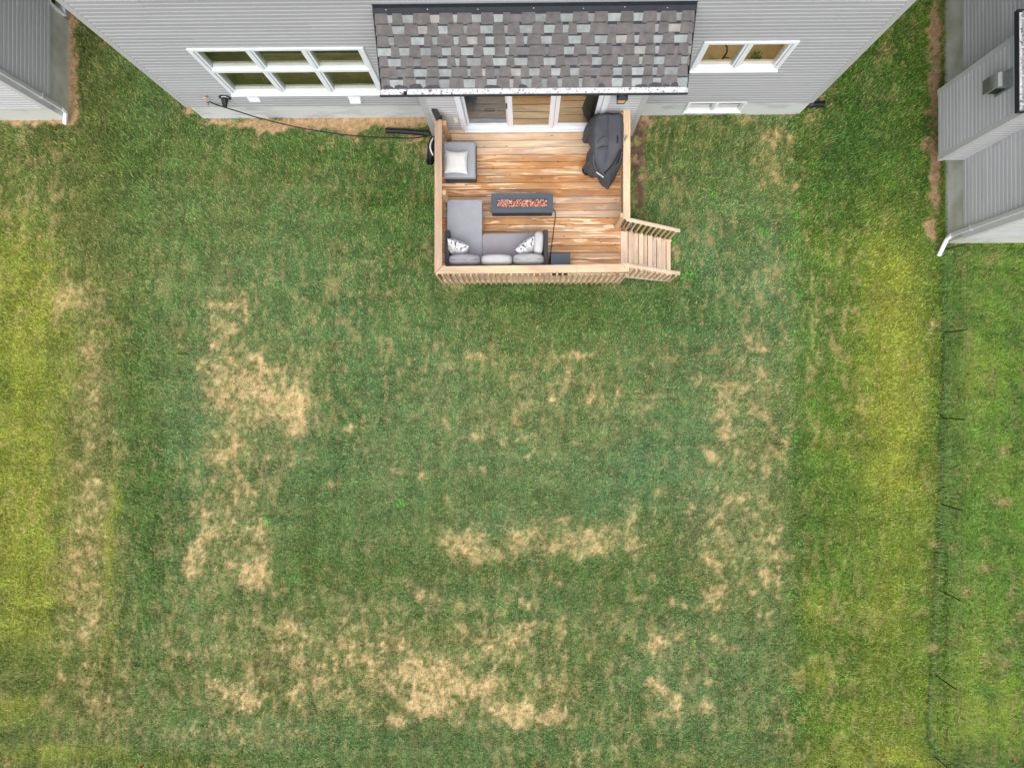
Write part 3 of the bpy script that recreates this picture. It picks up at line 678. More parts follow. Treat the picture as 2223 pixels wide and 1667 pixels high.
# ================================================================== DECK
ZD = .95; ZC = 1.91; DX0, DX1 = -1.70, 1.95; DY0 = 2.20
deck = empty('deck', (.1, 3.7, 0), 'cedar deck with baluster railings and side stairs outside the patio door', 'deck')
rows = [318, 368, 425, 480, 537, 595, 650, 706, 762, 818, 875, 932, 988, 1045, 1100, 1155, 1213, 1268, 1325, 1382, 1438]
tints = [(.05, .12, .1), (.12, .10, .2), (.0, .08, .5), (.10, .05, 1), (.55, .0, .5), (.62, 0, .6), (.42, .0, 1), (.66, 0, .7), (.50, 0, 1), (.72, 0, .5), (.40, .3, .6), (.48, .28, .4), (.22, .3, .8), (.60, .0, .9), (.50, .05, 1), (.35, .05, 1), (.50, .05, .9), (.58, 0, .7), (.42, .03, 1), (.58, 0, .8)]
mb = MB()
for k in range(len(rows) - 1):
    ya = S(1141, 190 + rows[k] * .2712, ZD).y; yb = S(1141, 190 + rows[k + 1] * .2712, ZD).y
    if k == 0: ya = YB + .0
    mb.box(DX0, DX1 - .02, yb + .007, ya - .002, ZD - .026, ZD, .003, 0, tints[k])
yend = yb
mb.build('decking', M['deck'], deck)
mb = MB(); mb.box(DX0, DX1 - .02, DY0 - .015, yend - .002, ZD - .027, ZD + .001, .003, 0, (-.1, .02, .5)); mb.build('border_board', M['rail'], deck)
mb = MB(); mb.box(DX0 - .003, DX1, DY0 - .02, DY0 + .018, ZD - .29, ZD - .03, .003, 0, (.05, .05, .3)); mb.box(DX0 - .003, DX0 + .035, DY0 + .02, YB - .04, ZD - .29, ZD - .03, .003, 1, (.3, .1, .3)); mb.box(DX1 - .038, DX1, DY0 + .02, YB - .04, ZD - .29, ZD - .03, .003, 1, (.2, .1, .3))
for k in range(7): x = DX0 + .3 + k * .5; mb.box(x, x + .038, DY0 + .03, YB - .05, ZD - .26, ZD - .03, 0, 1, (.3, .1, 0))
mb.build('rim_joist', M['rail'], deck)
for (x, y) in ((DX0 + .2, DY0 + .3), (DX1 - .3, DY0 + .3), (.1, DY0 + .3)):
    mb = MB(); mb.box(x - .07, x + .07, y - .07, y + .07, -.1, ZD - .27, .004, 2, (.4, .1, 0)); mb.build('support_post', M['rail'], deck)
# railing caps (mitred)
def cap(poly, along, col): 
    mb = MB(); q = [S(p[0], p[1], ZC) for p in poly]; mb.prism([(a.x, a.y) for a in q], ZC - .036, ZC, along, col); return mb.build('cap_rail', M['rail'], deck)
cap([(943.2, 593.6), (943.6, 238.5), (959.4, 240), (959.6, 578)], 1, (.6, .35, .6))
cap([(944.0, 594.3), (960.2, 578.6), (1252.5, 574.8), (1252.5, 592)], 0, (.15, .05, .6))
cap([(1253, 592), (1253, 574.8), (1349.4, 573), (1365.0, 589.6)], 0, (.05, .08, .5))
cap([(1349.9, 572.6), (1365.8, 572), (1365.8, 589.8)], 1, (-.3, .05, .2))
cap([(1353.2, 294.0), (1353.4, 237.6), (1368.6, 237.2), (1368.6, 294.0)], 1, (.02, .0, .2))
cap([(1353.0, 475), (1353.2, 294.6), (1368.6, 294.6), (1368.0, 474.5)], 1, (.12, .0, 1.0))
# under-rails
zt = ZC - .038
mb = MB(); yfr = 2.20
mb.box(DX0 + .02, DX1 - .02, yfr, yfr + .038, zt - .089, zt, .003, 0, (.2, .05, .3)); mb.build('under_rail', M['rail'], deck)
mb = MB(); mb.box(DX0 + .005, DX0 + .043, yfr + .05, YB - .03, zt - .089, zt, .003, 1, (.2, .05, .3)); mb.build('under_rail', M['rail'], deck)
mb = MB(); mb.box(DX1 - .045, DX1 - .007, 3.22, YB - .03, zt - .089, zt, .003, 1, (.2, .05, .3)); mb.build('under_rail', M['rail'], deck)
for (x, y, c) in ((DX0 + .13, S(965, 450, ZD).y + .05, .5), (DX0 + .14, S(965, 309, ZD).y + .05, .75), (DX0 + .13, 2.30, .3), (DX1 - .10, 3.24 + .045, .35), (DX1 - .10, 2.31, .3), (DX1 - .10, 5.20, .3), (.2, 2.29, .3)):
    mb = MB(); mb.box(x - .045, x + .045, y - .045, y + .045, ZD - .25, zt - .001, .004, 2, (c, .0, .2)); mb.build('post', M['rail'], deck)
def baluster(p, z0, z1, parent, c=None, ax=0):
    mb = MB(); c = c or (random.uniform(.1, .6), random.uniform(0, .35), random.uniform(0, .6))
    mb.box(p[0] - .0185, p[0] + .0185, p[1] - .0185, p[1] + .0185, z0, z1, .003, 2, c); return mb.build('baluster', M['balu'], parent)
x = DX0 + .0; k = 0
while x < DX1 + .02: baluster((x + random.uniform(-.004, .004), 2.163), ZD - .27 + random.uniform(-.01, .01), zt - .004, deck); x += .1095
y = DY0 + .03
while y < YB - .05: baluster((DX0 - .025, y), ZD - .27, zt - .004, deck); y += .1095
y = 3.24
while y < YB - .05: baluster((DX1 + .022, y), ZD - .27, zt - .004, deck); y += .1095

# stairs ---------------------------------------------------
st = MB(); ST0, ST1 = 2.30, S(1375, 501.5, ZD).y
nos = [2.18, 2.418, 2.64, 2.863, 3.10]
st.beam((DX1 + .02, ST0 + .02, ZD - .20), (nos[4] - .02, ST0 + .02, .03), .038, .22, .003, col=(.2, .05, .2))
st.beam((DX1 + .02, ST1 - .03, ZD - .20), (nos[4] - .02, ST1 - .03, .03), .038, .22, .003, col=(.2, .05, .2))
stairs = st.build('stairs', M['stair'], deck)
for k in range(5):
    z = ZD - .19 * k
    mb = MB(); t = (random.uniform(0, .35), 0, .5); t2 = (random.uniform(0, .35), 0, .5)
    mb.box(nos[k] - .092, nos[k], ST0, ST1, z - .036, z, .005, 1, t)
    bx = (DX1 - .018) if k == 0 else nos[k] - .24
    mb.box(bx, nos[k] - .104, ST0, ST1, z - .036, z, .005, 1, t2)
    mb.build('tread', M['stair'], stairs)
hr0, hr1 = Vector((DX1 - .03, 0, ZC - .02)), Vector((3.15, 0, .86))
for (yy, up_) in ((3.205, 1), (2.335, 0)):
    mb = MB(); mb.beam((hr0.x, yy, hr0.z), (hr1.x, yy, hr1.z), .075, .036, .012, col=(.12, 0, .3)); mb.build('handrail', M['stair'], stairs)
    for k in range(10):
        t = (k + .6) / 10.6; x = hr0.x + (hr1.x - hr0.x) * t + .02; z = hr0.z + (hr1.z - hr0.z) * t
        yb_ = yy - .03 if up_ else yy - .055
        baluster((x, yb_), max(.03, z - .83), z - .02, stairs, (random.uniform(.1, .4), .05, .4))
# ------------------------------------------------------------------ furniture
def X_(px, z): return S(px, 500, z).x
def Y_(py, z): return S(1141, py, z).y
# ottoman
zo = ZD
ot = empty('ottoman', (-1.32, 4.52, ZD), 'square grey-cushioned ottoman in the upper left corner of the deck', 'ottoman')
ox0, ox1, oy0, oy1 = -1.63, X_(1031.5, 1.37), Y_(384.5, 1.37), Y_(307.5, 1.37)
mb = MB(); mb.box(ox0 + .01, ox1 + .005, oy0 - .005, oy1 + .012, ZD + .03, ZD + .30, .012); mb.build('base', M['frame_dark'], ot)
for (a, b) in ((ox0 + .05, oy0 + .05), (ox1 - .05, oy0 + .05), (ox0 + .05, oy1 - .05), (ox1 - .05, oy1 - .05)):
    mb = MB(); mb.box(a - .02, a + .02, b - .02, b + .02, ZD, ZD + .03); mb.build('leg', M['steel_dark'], ot)
mb = MB(); mb.soft(((ox0 + ox1) / 2, (oy0 + oy1) / 2, ZD + .365), (ox1 - ox0, oy1 - oy0, .13), e=14, n=16, puff=.10); cu = mb.build('cushion', M['cush_grey'], ot)
mb = MB()
for zz in (ZD + .318, ZD + .412):
    mb.tube([(ox0 + .01, oy0 + .003, zz), (ox1 - .01, oy0 + .003, zz), (ox1 - .003, oy0 + .012, zz), (ox1 - .003, oy1 - .01, zz)], .005, 6)
mb.build('piping', M['cush_pale'], cu)
mb = MB(); c = S(990.5, 352.5, 1.45); mb.pillow((c.x, c.y, 1.452), .45, .46, .14, (0, .03, -.03)); 
pw = empty('throw_pillow', (c.x, c.y, 1.40), 'plain off-white square throw pillow on the ottoman', 'pillow')
mb.build('cover', M['cush_white'], pw)
mb = MB(); q = S(968.5, 338, 1.44); mb.box(q.x - .02, q.x + .012, q.y - .035, q.y + .03, 1.425, 1.433); mb.build('label_tag', M['white_strap'], pw)

# sectional sofa
sf = empty('sectional_sofa', (-.6, 2.9, ZD), 'dark-framed grey sectional sofa with chaise along the front railing', 'sofa')
zs = ZD + .42
ax0, ax1 = -1.580, -1.485; bx0, bx1 = .344, .436; fy0, fy1 = 2.34, 3.06; zarm = ZD + .62
mb = MB(); mb.box(ax0 + .01, bx1 - .01, fy0, fy1 - .02, ZD + .05, ZD + .27, .01); mb.box(ax1 - .10, X_(1045, zs) + .0, fy1 - .02, Y_(434, zs), ZD + .05, ZD + .27, .012); mb.build('base', M['frame_dark'], sf)
mb = MB(); mb.box(ax0, ax1, fy0, fy1 + .02, ZD + .03, zarm, .012); mb.build('armrest', M['frame_dark'], sf)
mb = MB(); mb.box(bx0, bx1, fy0, fy1 + .02, ZD + .03, zarm, .012); mb.build('armrest', M['frame_dark'], sf)
mb = MB(); mb.box(ax1 - .002, bx0 + .002, fy0 - .005, fy0 + .08, ZD + .06, ZD + .74, .012); mb.build('backrest', M['frame_dark'], sf)
for (a, b) in ((ax1 - .03, 3.65), (-.93, 3.65), (.38, 3.0), (.38, 2.4), (-1.5, 2.4)):
    mb = MB(); mb.box(a - .025, a + .025, b - .025, b + .025, ZD, ZD + .06); mb.build('leg', M['steel_dark'], sf)
cx0, cx1 = X_(968.5, zs), X_(1046, zs)
mb = MB(); mb.soft(((cx0 + .02 + cx1) / 2, (2.44 + 3.72) / 2, ZD + .345), (cx1 - cx0 - .01, 1.28, .15), e=16, n=18, puff=.08); ch = mb.build('chaise_cushion', M['cush_grey'], sf)
mb = MB(); mb.tube([(cx1 - .003, 2.5, zs - .01), (cx1 - .003, 3.70, zs - .01), (cx1 - .015, 3.716, zs - .01), (cx0 + .03, 3.716, zs - .01)], .005, 6); mb.build('piping', M['cush_pale'], ch)
mb = MB(); mb.soft(((cx1 + bx0) / 2, (2.44 + 3.06) / 2, ZD + .335), (bx0 - cx1 - .008, .63, .15), e=14, n=18, puff=.10); mb.build('seat_cushion', M['cush_warm'], sf)
for (pa, pb, mt, y0) in ((973, 1043, 'cush_warm', 0), (1043.5, 1112, 'cush_pale', .008), (1113, 1181, 'cush_pale2', -.004)):
    z = 1.62; xa, xb = S(pa, 560, 1.8).x, S(pb, 560, 1.8).x
    mat = M['cush_pale'] if mt == 'cush_pale' else (M['cush_warm'] if mt == 'cush_warm' else simple('light_grey_fabric', (.39, .39, .40), .9, var=.05, scale=6, bump=.35, bscale=9, spec=.1))
    mb = MB(); mb.soft(((xa + xb) / 2, 2.475 - y0, 1.60), (xb - xa, .21, .42), rot=(-.10, 0, 0), e=3.6, n=16, puff=.05); bc = mb.build('back_cushion', mat, sf)
    if mt != 'cush_pale':
        mb = MB(); mb.tube([(xa + .05, 2.458 - y0, 1.806), ((xa + xb) / 2, 2.452 - y0, 1.818), (xb - .05, 2.458 - y0, 1.806)], .004, 6); mb.build('seam', M['frame_dark'], bc)
mb = MB(); xa, xb = S(1158, 520, 1.78).x, S(1180, 520, 1.78).x; mb.soft(((xa + xb) / 2 - .0, 2.81, 1.59), (.44, .19, .42), rot=(0, 0, math.radians(87)), e=3.6, n=16, puff=.05); mb.build('side_cushion', M['cush_pale'], sf)
# patterned throw pillows
m, N, L, b = newmat('leaf_print_linen', .9, 0, .1); M['print'] = m
g = N.new('ShaderNodeAttribute'); g.attribute_name = 'grain'
n1 = N.new('ShaderNodeTexNoise'); n1.inputs['Scale'].default_value = 1.7; n1.inputs['Detail'].default_value = 4; n1.inputs['Roughness'].default_value = .6; n1.inputs['Distortion'].default_value = 1.5; L.new(g.outputs['Vector'], n1.inputs['Vector'])
r1 = ramp(N, [(0, (.70, .71, .72)), (.50, (.70, .71, .72)), (.53, (.36, .37, .39)), (.56, (.66, .66, .66)), (.59, (.10, .10, .11)), (1, (.1, .1, .1))]); L.new(n1.outputs[0], r1.inputs[0]); L.new(r1.outputs[0], b.inputs['Base Color'])
for (px, py, ang, ln, lab) in ((993, 538.5, -20, .44, 'white leaf-print throw pillow leaning at the left arm of the sofa'), (1144, 538.5, 36, .44, 'white leaf-print throw pillow leaning at the right end of the sofa')):
    c = S(px, py, 1.60)
    mb = MB(); mb.pillow((c.x, c.y, 1.575), ln, .40, .20, (math.radians(66), 0, math.radians(ang)), pinch=.06)
    tag(mb.build('throw_pillow', M['print']), lab, 'pillow')

# fire table
ft = empty('fire_table', (-.07, 3.66, ZD), 'long slate blue fire table with reddish lava rock in the middle of the deck', 'fire table')
zt_ = 1.29; fx0, fx1 = X_(1066, zt_), X_(1200.5, zt_); fy0_, fy1_ = Y_(462, zt_), Y_(420.5, zt_)
ix0, ix1, iy0, iy1 = X_(1078, zt_), X_(1189.5, zt_), Y_(451.5, zt_), Y_(431.5, zt_)
mb = MB(); mb.box(fx0 + .012, fx1 - .012, fy0_ + .010, fy1_ - .010, ZD + .012, zt_ - .022, .006); mb.build('base', M['steel_dark'], ft)
mb = MB()
for q in ((fx0, fx1, fy0_, iy0), (fx0, fx1, iy1, fy1_), (fx0, ix0, iy0, iy1), (ix1, fx1, iy0, iy1)): mb.box(*q, zt_ - .022, zt_, .0)
mb.build('table_top', M['steel_blue'], ft)
mb = MB(); wd = .012
for q in ((ix0, ix1, iy0, iy0 + wd), (ix0, ix1, iy1 - wd, iy1), (ix0, ix0 + wd, iy0 + wd, iy1 - wd), (ix1 - wd, ix1, iy0 + wd, iy1 - wd)): mb.box(*q, zt_ - .03, zt_ + .004)
mb.box(ix0, ix1, iy0, iy1, zt_ - .05, zt_ - .032)
tr = mb.build('burner_tray', M['steel_blue'], ft)
mb = MB()
for k in range(900):
    cx, cy = random.uniform(ix0 + .02, ix1 - .02), random.uniform(iy0 + .018, iy1 - .018); r = random.uniform(.009, .019); cz = zt_ - .024 + random.random() * .022
    th = random.random() * 3; c_ = random.choice([lin((160, 92, 76)), lin((196, 138, 120)), lin((218, 176, 160)), lin((118, 54, 44)), lin((182, 112, 94)), lin((228, 200, 188))])
    pts = []
    for (a, b_, c) in ((1, 0, 0), (0, 1, 0), (-1, 0, 0), (0, -1, 0), (0, 0, 1), (0, 0, -1)):
        a, b_, c = a * random.uniform(.7, 1.3), b_ * random.uniform(.7, 1.3), c * random.uniform(.6, 1.1)
        pts.append((cx + r * (a * math.cos(th) - b_ * math.sin(th)), cy + r * (a * math.sin(th) + b_ * math.cos(th)), cz + r * c))
    mb.add(pts, [(0, 1, 4), (1, 2, 4), (2, 3, 4), (3, 0, 4), (1, 0, 5), (2, 1, 5), (3, 2, 5), (0, 3, 5)], None, c_)
rk = mb.build('lava_rock', M['rock'], ft); rk['kind'] = 'stuff'
mb = MB(); mb.smooth = True
mb.tube(spline([S(1200.8, 454, 1.13), S(1204.5, 459, 1.0), S(1206, 470, .97), S(1203, 490, .962), S(1200, 515, .962), S(1196, 545, .962), S(1193, 565, .965), S(1191.5, 579, 1.0), S(1195, 585, 1.05)]), .0085, 8)
tag(mb.build('gas_hose', M['black_rubber']), 'black gas hose running from the fire table to the slate box', 'hose')
# tank box
tb = empty('tank_box', (.685, 2.47, ZD), 'small square slate blue tank box against the front railing beside the sofa', 'box')
zb = ZD + .48; tx0, tx1, ty1 = X_(1195.7, zb), X_(1238, zb), Y_(549.6, zb)
mb = MB(); mb.box(tx0 + .006, tx1 - .006, ty1 - .372, ty1 - .006, ZD + .012, zb - .02, .006); mb.build('body', M['steel_dark'], tb)
mb = MB(); mb.box(tx0, tx1, ty1 - .38, ty1, zb - .02, zb, .004); mb.build('lid', M['steel_blue'], tb)

# covered grill ---------------------------------------------
def zo2(x, y): return (1200 + x * .1356, 210 + y * .1356)
gr = empty('covered_grill', (1.5, 4.6, ZD), 'barbecue under a draped charcoal cover beside the right railing', 'grill')
# control outlines, clockwise from the upper left: bottom hem, waist, shoulder, crown ridge
K = [((640, 372), 1.15), ((800, 268), 1.2), ((1000, 285), 1.3), ((1122, 330), 1.5), ((1128, 560), 1.6), ((1138, 810), 1.55), ((1112, 1060), 1.35), ((1015, 1260), 1.18), ((905, 1462), 1.08), ((835, 1462), 1.06), ((728, 1330), 1.1), ((735, 1285), 1.15), ((620, 1300), 1.1), ((510, 1240), 1.08), ((468, 1175), 1.1), ((545, 1040), 1.2), ((535, 965), 1.15), ((612, 812), 1.3), ((600, 705), 1.25), ((530, 728), 1.12), ((474, 690), 1.12), ((505, 570), 1.15)]
SHp = [(660, 330), (800, 296), (980, 296), (1112, 300), (1112, 560), (1105, 790), (1070, 900), (1010, 1050), (925, 1190), (850, 1255), (780, 1235), (735, 1195), (690, 1150), (655, 1080), (640, 1000), (636, 930), (630, 860), (618, 780), (615, 690), (618, 620), (620, 540), (632, 450)]
CRp = [(740, 330), (840, 312), (960, 312), (1065, 320), (1068, 560), (1062, 760), (1010, 880), (940, 1000), (880, 1080), (840, 1100), (810, 1080), (780, 1040), (755, 990), (740, 930), (722, 880), (700, 840), (690, 790), (690, 720), (690, 650), (692, 580), (695, 500), (710, 420)]
sz = [1.98, 2.0, 2.0, 1.98, 1.98, 1.96, 1.86, 1.76, 1.66, 1.62, 1.64, 1.67, 1.70, 1.74, 1.80, 1.84, 1.88, 1.92, 1.94, 1.95, 1.96, 1.97]
cz = [2.05, 2.06, 2.06, 2.05, 2.06, 2.04, 1.98, 1.88, 1.80, 1.77, 1.80, 1.83, 1.86, 1.90, 1.95, 1.98, 2.01, 2.04, 2.05, 2.05, 2.06, 2.06]
def closed(pts, n):
    m_ = len(pts); out = []
    for i in range(m_):
        a, b, c, d = pts[(i - 1) % m_], pts[i], pts[(i + 1) % m_], pts[(i + 2) % m_]
        for k in range(n):
            t = k / n; out.append(.5 * ((2 * b) + (c - a) * t + (2 * a - 5 * b + 4 * c - d) * t * t + (3 * b - a - 3 * c + d) * t ** 3))
    return out
NS = 8
hem = closed([S(*zo2(*p), z) for p, z in K], NS); shd = closed([S(*zo2(*p), z) for p, z in zip(SHp, sz)], NS); crn = closed([S(*zo2(*p), z) for p, z in zip(CRp, cz)], NS)
n_ = len(hem); mid_ = S(*zo2(860, 640), 2.10)
rings = []
floor_hem = [Vector((h.x + (mid_.x - h.x) * .04, h.y + (mid_.y - h.y) * .03, ZD + .10 + .03 * math.sin(i * .35))) for i, h in enumerate(hem)]
for t in (0, .5): rings.append([a.lerp(b, t) for a, b in zip(floor_hem, hem)])
for t in (0, .2, .4, .6, .8, 1):
    R = []
    for i, (a, b) in enumerate(zip(hem, shd)):
        p = a.lerp(b, t); f = .018 * math.sin(i * 2 * math.pi / n_ * 19 + .8 * math.sin(i * .2)) * (1 - t)
        d = (p - mid_); d.z = 0; d.normalize(); p = p + d * (f + .05 * math.sin(math.pi * t) * (.3 + .7 * (math.sin(i * .23) > 0))); p.x = min(p.x, DX1 - .09 if p.z < 1.9 else DX1 - .07); R.append(p)
    rings.append(R)
for t in (.35, .7, 1):
    R = []
    for i, (a, b) in enumerate(zip(shd, crn)): p = a.lerp(b, t); p.z += .03 * math.sin(math.pi * t * .9); R.append(p)
    rings.append(R)
for t in (.3, .6, .85): rings.append([Vector((a.x + (mid_.x - a.x) * t, a.y + (mid_.y + .0 - a.y) * t, a.z + (2.075 - a.z) * min(1, t * 1.3) + .006 * math.sin(a.x * 30 + t * 9))) for a in crn])
mb = MB(); mb.smooth = True; vs = [p for R in rings for p in R]; fs = []
for r_ in range(len(rings) - 1):
    for i in range(n_): fs.append((r_ * n_ + i, r_ * n_ + (i + 1) % n_, (r_ + 1) * n_ + (i + 1) % n_, (r_ + 1) * n_ + i))
vs.append(Vector((mid_.x, mid_.y, 2.08))); top = len(vs) - 1
for i in range(n_): fs.append(((len(rings) - 1) * n_ + i, (len(rings) - 1) * n_ + (i + 1) % n_, top))
mb.add(vs, fs); mb.build('cover', M['cover'], gr)
# long drape folds, seam, dark gusset, strap, tag
def onz(x, y, z): return S(*zo2(x, y), z)
mb = MB(); mb.smooth = True
mb.tube(spline([onz(885, 300, 2.085), onz(888, 560, 2.085), onz(880, 820, 2.06), onz(862, 960, 1.97), onz(840, 1060, 1.87)]), .006, 6); mb.build('seam', M['cover'], gr)
mb = MB(); mb.smooth = True
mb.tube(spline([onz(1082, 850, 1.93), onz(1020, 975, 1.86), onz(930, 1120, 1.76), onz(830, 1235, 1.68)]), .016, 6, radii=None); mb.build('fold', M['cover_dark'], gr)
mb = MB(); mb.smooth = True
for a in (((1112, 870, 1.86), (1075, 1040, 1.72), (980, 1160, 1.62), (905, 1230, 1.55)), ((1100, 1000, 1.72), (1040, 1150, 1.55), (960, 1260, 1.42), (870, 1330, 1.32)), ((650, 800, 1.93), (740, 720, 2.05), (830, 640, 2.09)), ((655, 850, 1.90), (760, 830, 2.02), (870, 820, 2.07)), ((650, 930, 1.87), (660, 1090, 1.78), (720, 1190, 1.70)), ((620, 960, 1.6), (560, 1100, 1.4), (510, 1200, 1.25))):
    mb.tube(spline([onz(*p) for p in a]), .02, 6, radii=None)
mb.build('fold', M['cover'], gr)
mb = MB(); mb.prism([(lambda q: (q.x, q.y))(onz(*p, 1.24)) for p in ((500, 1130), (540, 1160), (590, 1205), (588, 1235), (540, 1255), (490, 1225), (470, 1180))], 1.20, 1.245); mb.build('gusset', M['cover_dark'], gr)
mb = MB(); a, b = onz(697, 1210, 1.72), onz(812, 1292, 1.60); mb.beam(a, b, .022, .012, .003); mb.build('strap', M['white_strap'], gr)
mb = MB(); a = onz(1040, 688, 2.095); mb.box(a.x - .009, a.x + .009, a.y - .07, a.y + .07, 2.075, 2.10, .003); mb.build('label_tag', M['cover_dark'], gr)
# small metal bracket resting on the rail
v = [S(*zo2(*p), 1.92) for p in ((1140, 655), (1190, 618), (1200, 640), (1150, 722))]
mb = MB(); mb.prism([(a.x, a.y) for a in v], 1.912, 1.918); mb.beam(v[1], v[3], .012, .02); tag(mb.build('metal_bracket', M['metal']), 'small bent grey metal bracket lying on the right railing cap beside the grill', 'bracket')

# solar panel on the left railing
z = 2.02; c4 = [S(937, 240, z + .05), S(945, 232.8, z + .05), S(957.4, 253, z - .02), S(947.7, 262.7, z - .02)]
sp_ = empty('solar_light', (c4[2].x, c4[2].y, ZC), 'black solar panel on a bracket at the house end of the left railing', 'solar light')
mb = MB(); mb.add([*c4, *[a - Vector((0, 0, .022)) for a in c4]], [(0, 1, 2, 3), (4, 7, 6, 5), (0, 4, 5, 1), (1, 5, 6, 2), (2, 6, 7, 3), (3, 7, 4, 0)]); mb.build('panel', M['black_plastic'], sp_)
mb = MB()
for a, b in ((0, 1), (1, 2), (2, 3), (3, 0)): mb.beam(c4[a] + Vector((0, 0, .001)), c4[b] + Vector((0, 0, .001)), .012, .026)
mb.build('panel_frame', M['steel_dark'], sp_)
cc = (c4[0] + c4[1] + c4[2] + c4[3]) / 4; mb = MB(); mb.tube([cc - Vector((0, 0, .02)), (cc.x + .05, cc.y - .03, ZC + .01)], .012, 8); mb.box(cc.x + .02, cc.x + .10, cc.y - .07, cc.y + .01, ZC + .001, ZC + .02, .004); mb.build('bracket', M['black_plastic'], sp_)
mb = MB(); mb.smooth = True; q = SY(965, 271.5, YB - .03); mb.tube(spline([(q.x, YB - .03, q.z), S(968, 276, 1.1), S(972.5, 282, .99), S(972, 288, .962), S(969, 291, .962)]), .004, 6)
wr = mb.build('cable', M['black_rubber']); tag(wr, 'thin dark cable looping from the wall onto the deck by the left railing', 'cable')
mb = MB(); mb.box(q.x - .03, q.x + .02, YB - .05, YB - .023, q.z - .005, q.z + .012, .003); tag(mb.build('wall_hook', M['white']), 'tiny white wall hook above the left end of the decking', 'hook')

# hose coil on outside of left railing
hc = empty('hose_coil', (-1.80, 4.72, .95), 'black hose coiled on a hanger outside the left railing', 'hose coil')
mb = MB(); mb.smooth = True; pts = []
for i in range(240):
    t = i / 240 * 2 * math.pi * 7; lp = i / 240 * 7
    r_ = .25 + .02 * math.sin(lp * 2.1); pts.append((-1.77 - .022 * (lp % 3.5) - .10 * max(0, math.sin(t * .5) ** 2) , 4.70 + r_ * math.cos(t), 1.38 + r_ * 1.0 * math.sin(t)))
mb.tube(pts, .013, 8); mb.build('coil', M['black_rubber'], hc)
mb = MB(); mb.smooth = True; mb.tube([(-1.80 - .055 * math.sin(math.pi * k / 12), 4.86 - .34 * k / 12, 1.66 - .02 * abs(k - 6) / 6) for k in range(13)], .014, 8); mb.build('inner_arc', M['white_metal'], hc)  # pale arched tube across the inside of the coil
mb = MB(); mb.box(-1.79, -1.75, 4.58, 4.82, 1.50, 1.54, .004); mb.box(-1.90, -1.79, 4.62, 4.78, 1.53, 1.55, .004); mb.build('hanger', M['steel_dark'], hc)

# odds and ends below the stairs
a = S(1353, 498, .05); jg = empty('plastic_jug', (a.x, a.y, 0), 'small yellow plastic jug tucked beside the top of the stairs', 'jug')
mb = MB(); mb.smooth = True; mb.tube([(a.x, a.y, z) for z in (0, .01, .10, .14, .165, .18)], .05, 14, radii=[.045, .052, .052, .044, .022, .018]); mb.tube([(a.x + .04, a.y, .15), (a.x + .065, a.y, .13), (a.x + .065, a.y, .08), (a.x + .045, a.y, .06)], .008, 8); mb.build('body', M['yellow'], jg)
mb = MB(); mb.tube([(a.x, a.y, .18), (a.x, a.y, .20)], .021, 12); mb.build('cap', M['white'], jg)
a = S(1359, 490, .05); tu = empty('plastic_tub', (a.x, a.y, 0), 'pale grey tub tucked in the shade behind the stair balusters', 'tub')
mb = MB(); mb.smooth = True; mb.tube([(a.x, a.y, z) for z in (0, .02, .17, .19, .19, .17, .04)], .1, 20, radii=[.075, .08, .095, .098, .088, .086, .07], cap=False); mb.build('shell', M['metal'], tu)
mb = MB(); mb.smooth = True; mb.tube([(a.x + .098 * math.cos(t), a.y + .098 * math.sin(t), .19) for t in [k * math.pi / 12 for k in range(25)]], .008, 6); mb.build('rim', M['white_metal'], tu)

# ================================================================== NEIGHBOUR HOUSES
# left
lx_, ly_ = -10.03, 5.88
lh = empty('house', (-13, 10, 0), 'grey lap-sided neighbour house cut off by the left edge of the photo', 'house')
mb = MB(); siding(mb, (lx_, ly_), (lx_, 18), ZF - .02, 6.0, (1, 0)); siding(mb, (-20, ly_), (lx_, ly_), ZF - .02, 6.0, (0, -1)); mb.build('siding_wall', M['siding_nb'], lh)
mb = MB(); wy = (S(125, 35, .2).y, 9.4)
mb.box(lx_ - .2, lx_ - .03, ly_ + .01, wy[0] + .02, -.3, ZF - .02); mb.box(lx_ - .2, lx_ - .03, wy[1] - .02, 18, -.3, ZF - .02); mb.box(lx_ - .2, lx_ - .03, wy[0], wy[1], -.3, .2)
mb.box(-20, lx_ - .2, ly_ + .01, ly_ + .2, -.3, ZF - .02); mb.box(lx_ - .9, lx_ - .88, wy[0] - .3, wy[1] + .3, -.1, .8)
mb.build('foundation', M['concrete_warm'], lh)
mb = MB()
for (ya, yb2, za, zb2, f) in ((wy[0], wy[1], .17, .24, 0), (wy[0], wy[1], .66, .71, 0), (wy[0], wy[0] + .05, .24, .66, 0), (wy[1] - .05, wy[1], .24, .66, 0), ((wy[0] + wy[1]) / 2 - .03, (wy[0] + wy[1]) / 2 + .03, .24, .66, 0)):
    mb.box(lx_ - .12, lx_ + .03, ya, yb2, za, zb2, .004)
lw = mb.build('window', M['white'], lh)
mb = MB(); mb.box(lx_ - .07, lx_ - .066, wy[0] + .05, wy[1] - .05, .24, .66); mb.build('pane', M['glass'], lw)
mb = MB(); mb.box(lx_ + .001, lx_ + .03, ly_ - .03, ly_ + .085, ZF - .04, 6.0, .004); mb.box(lx_ - .09, lx_ + .001, ly_ - .03, ly_ - .001, ZF - .04, 6.0, .004); mb.build('corner_trim', M['trim_nb'], lh)
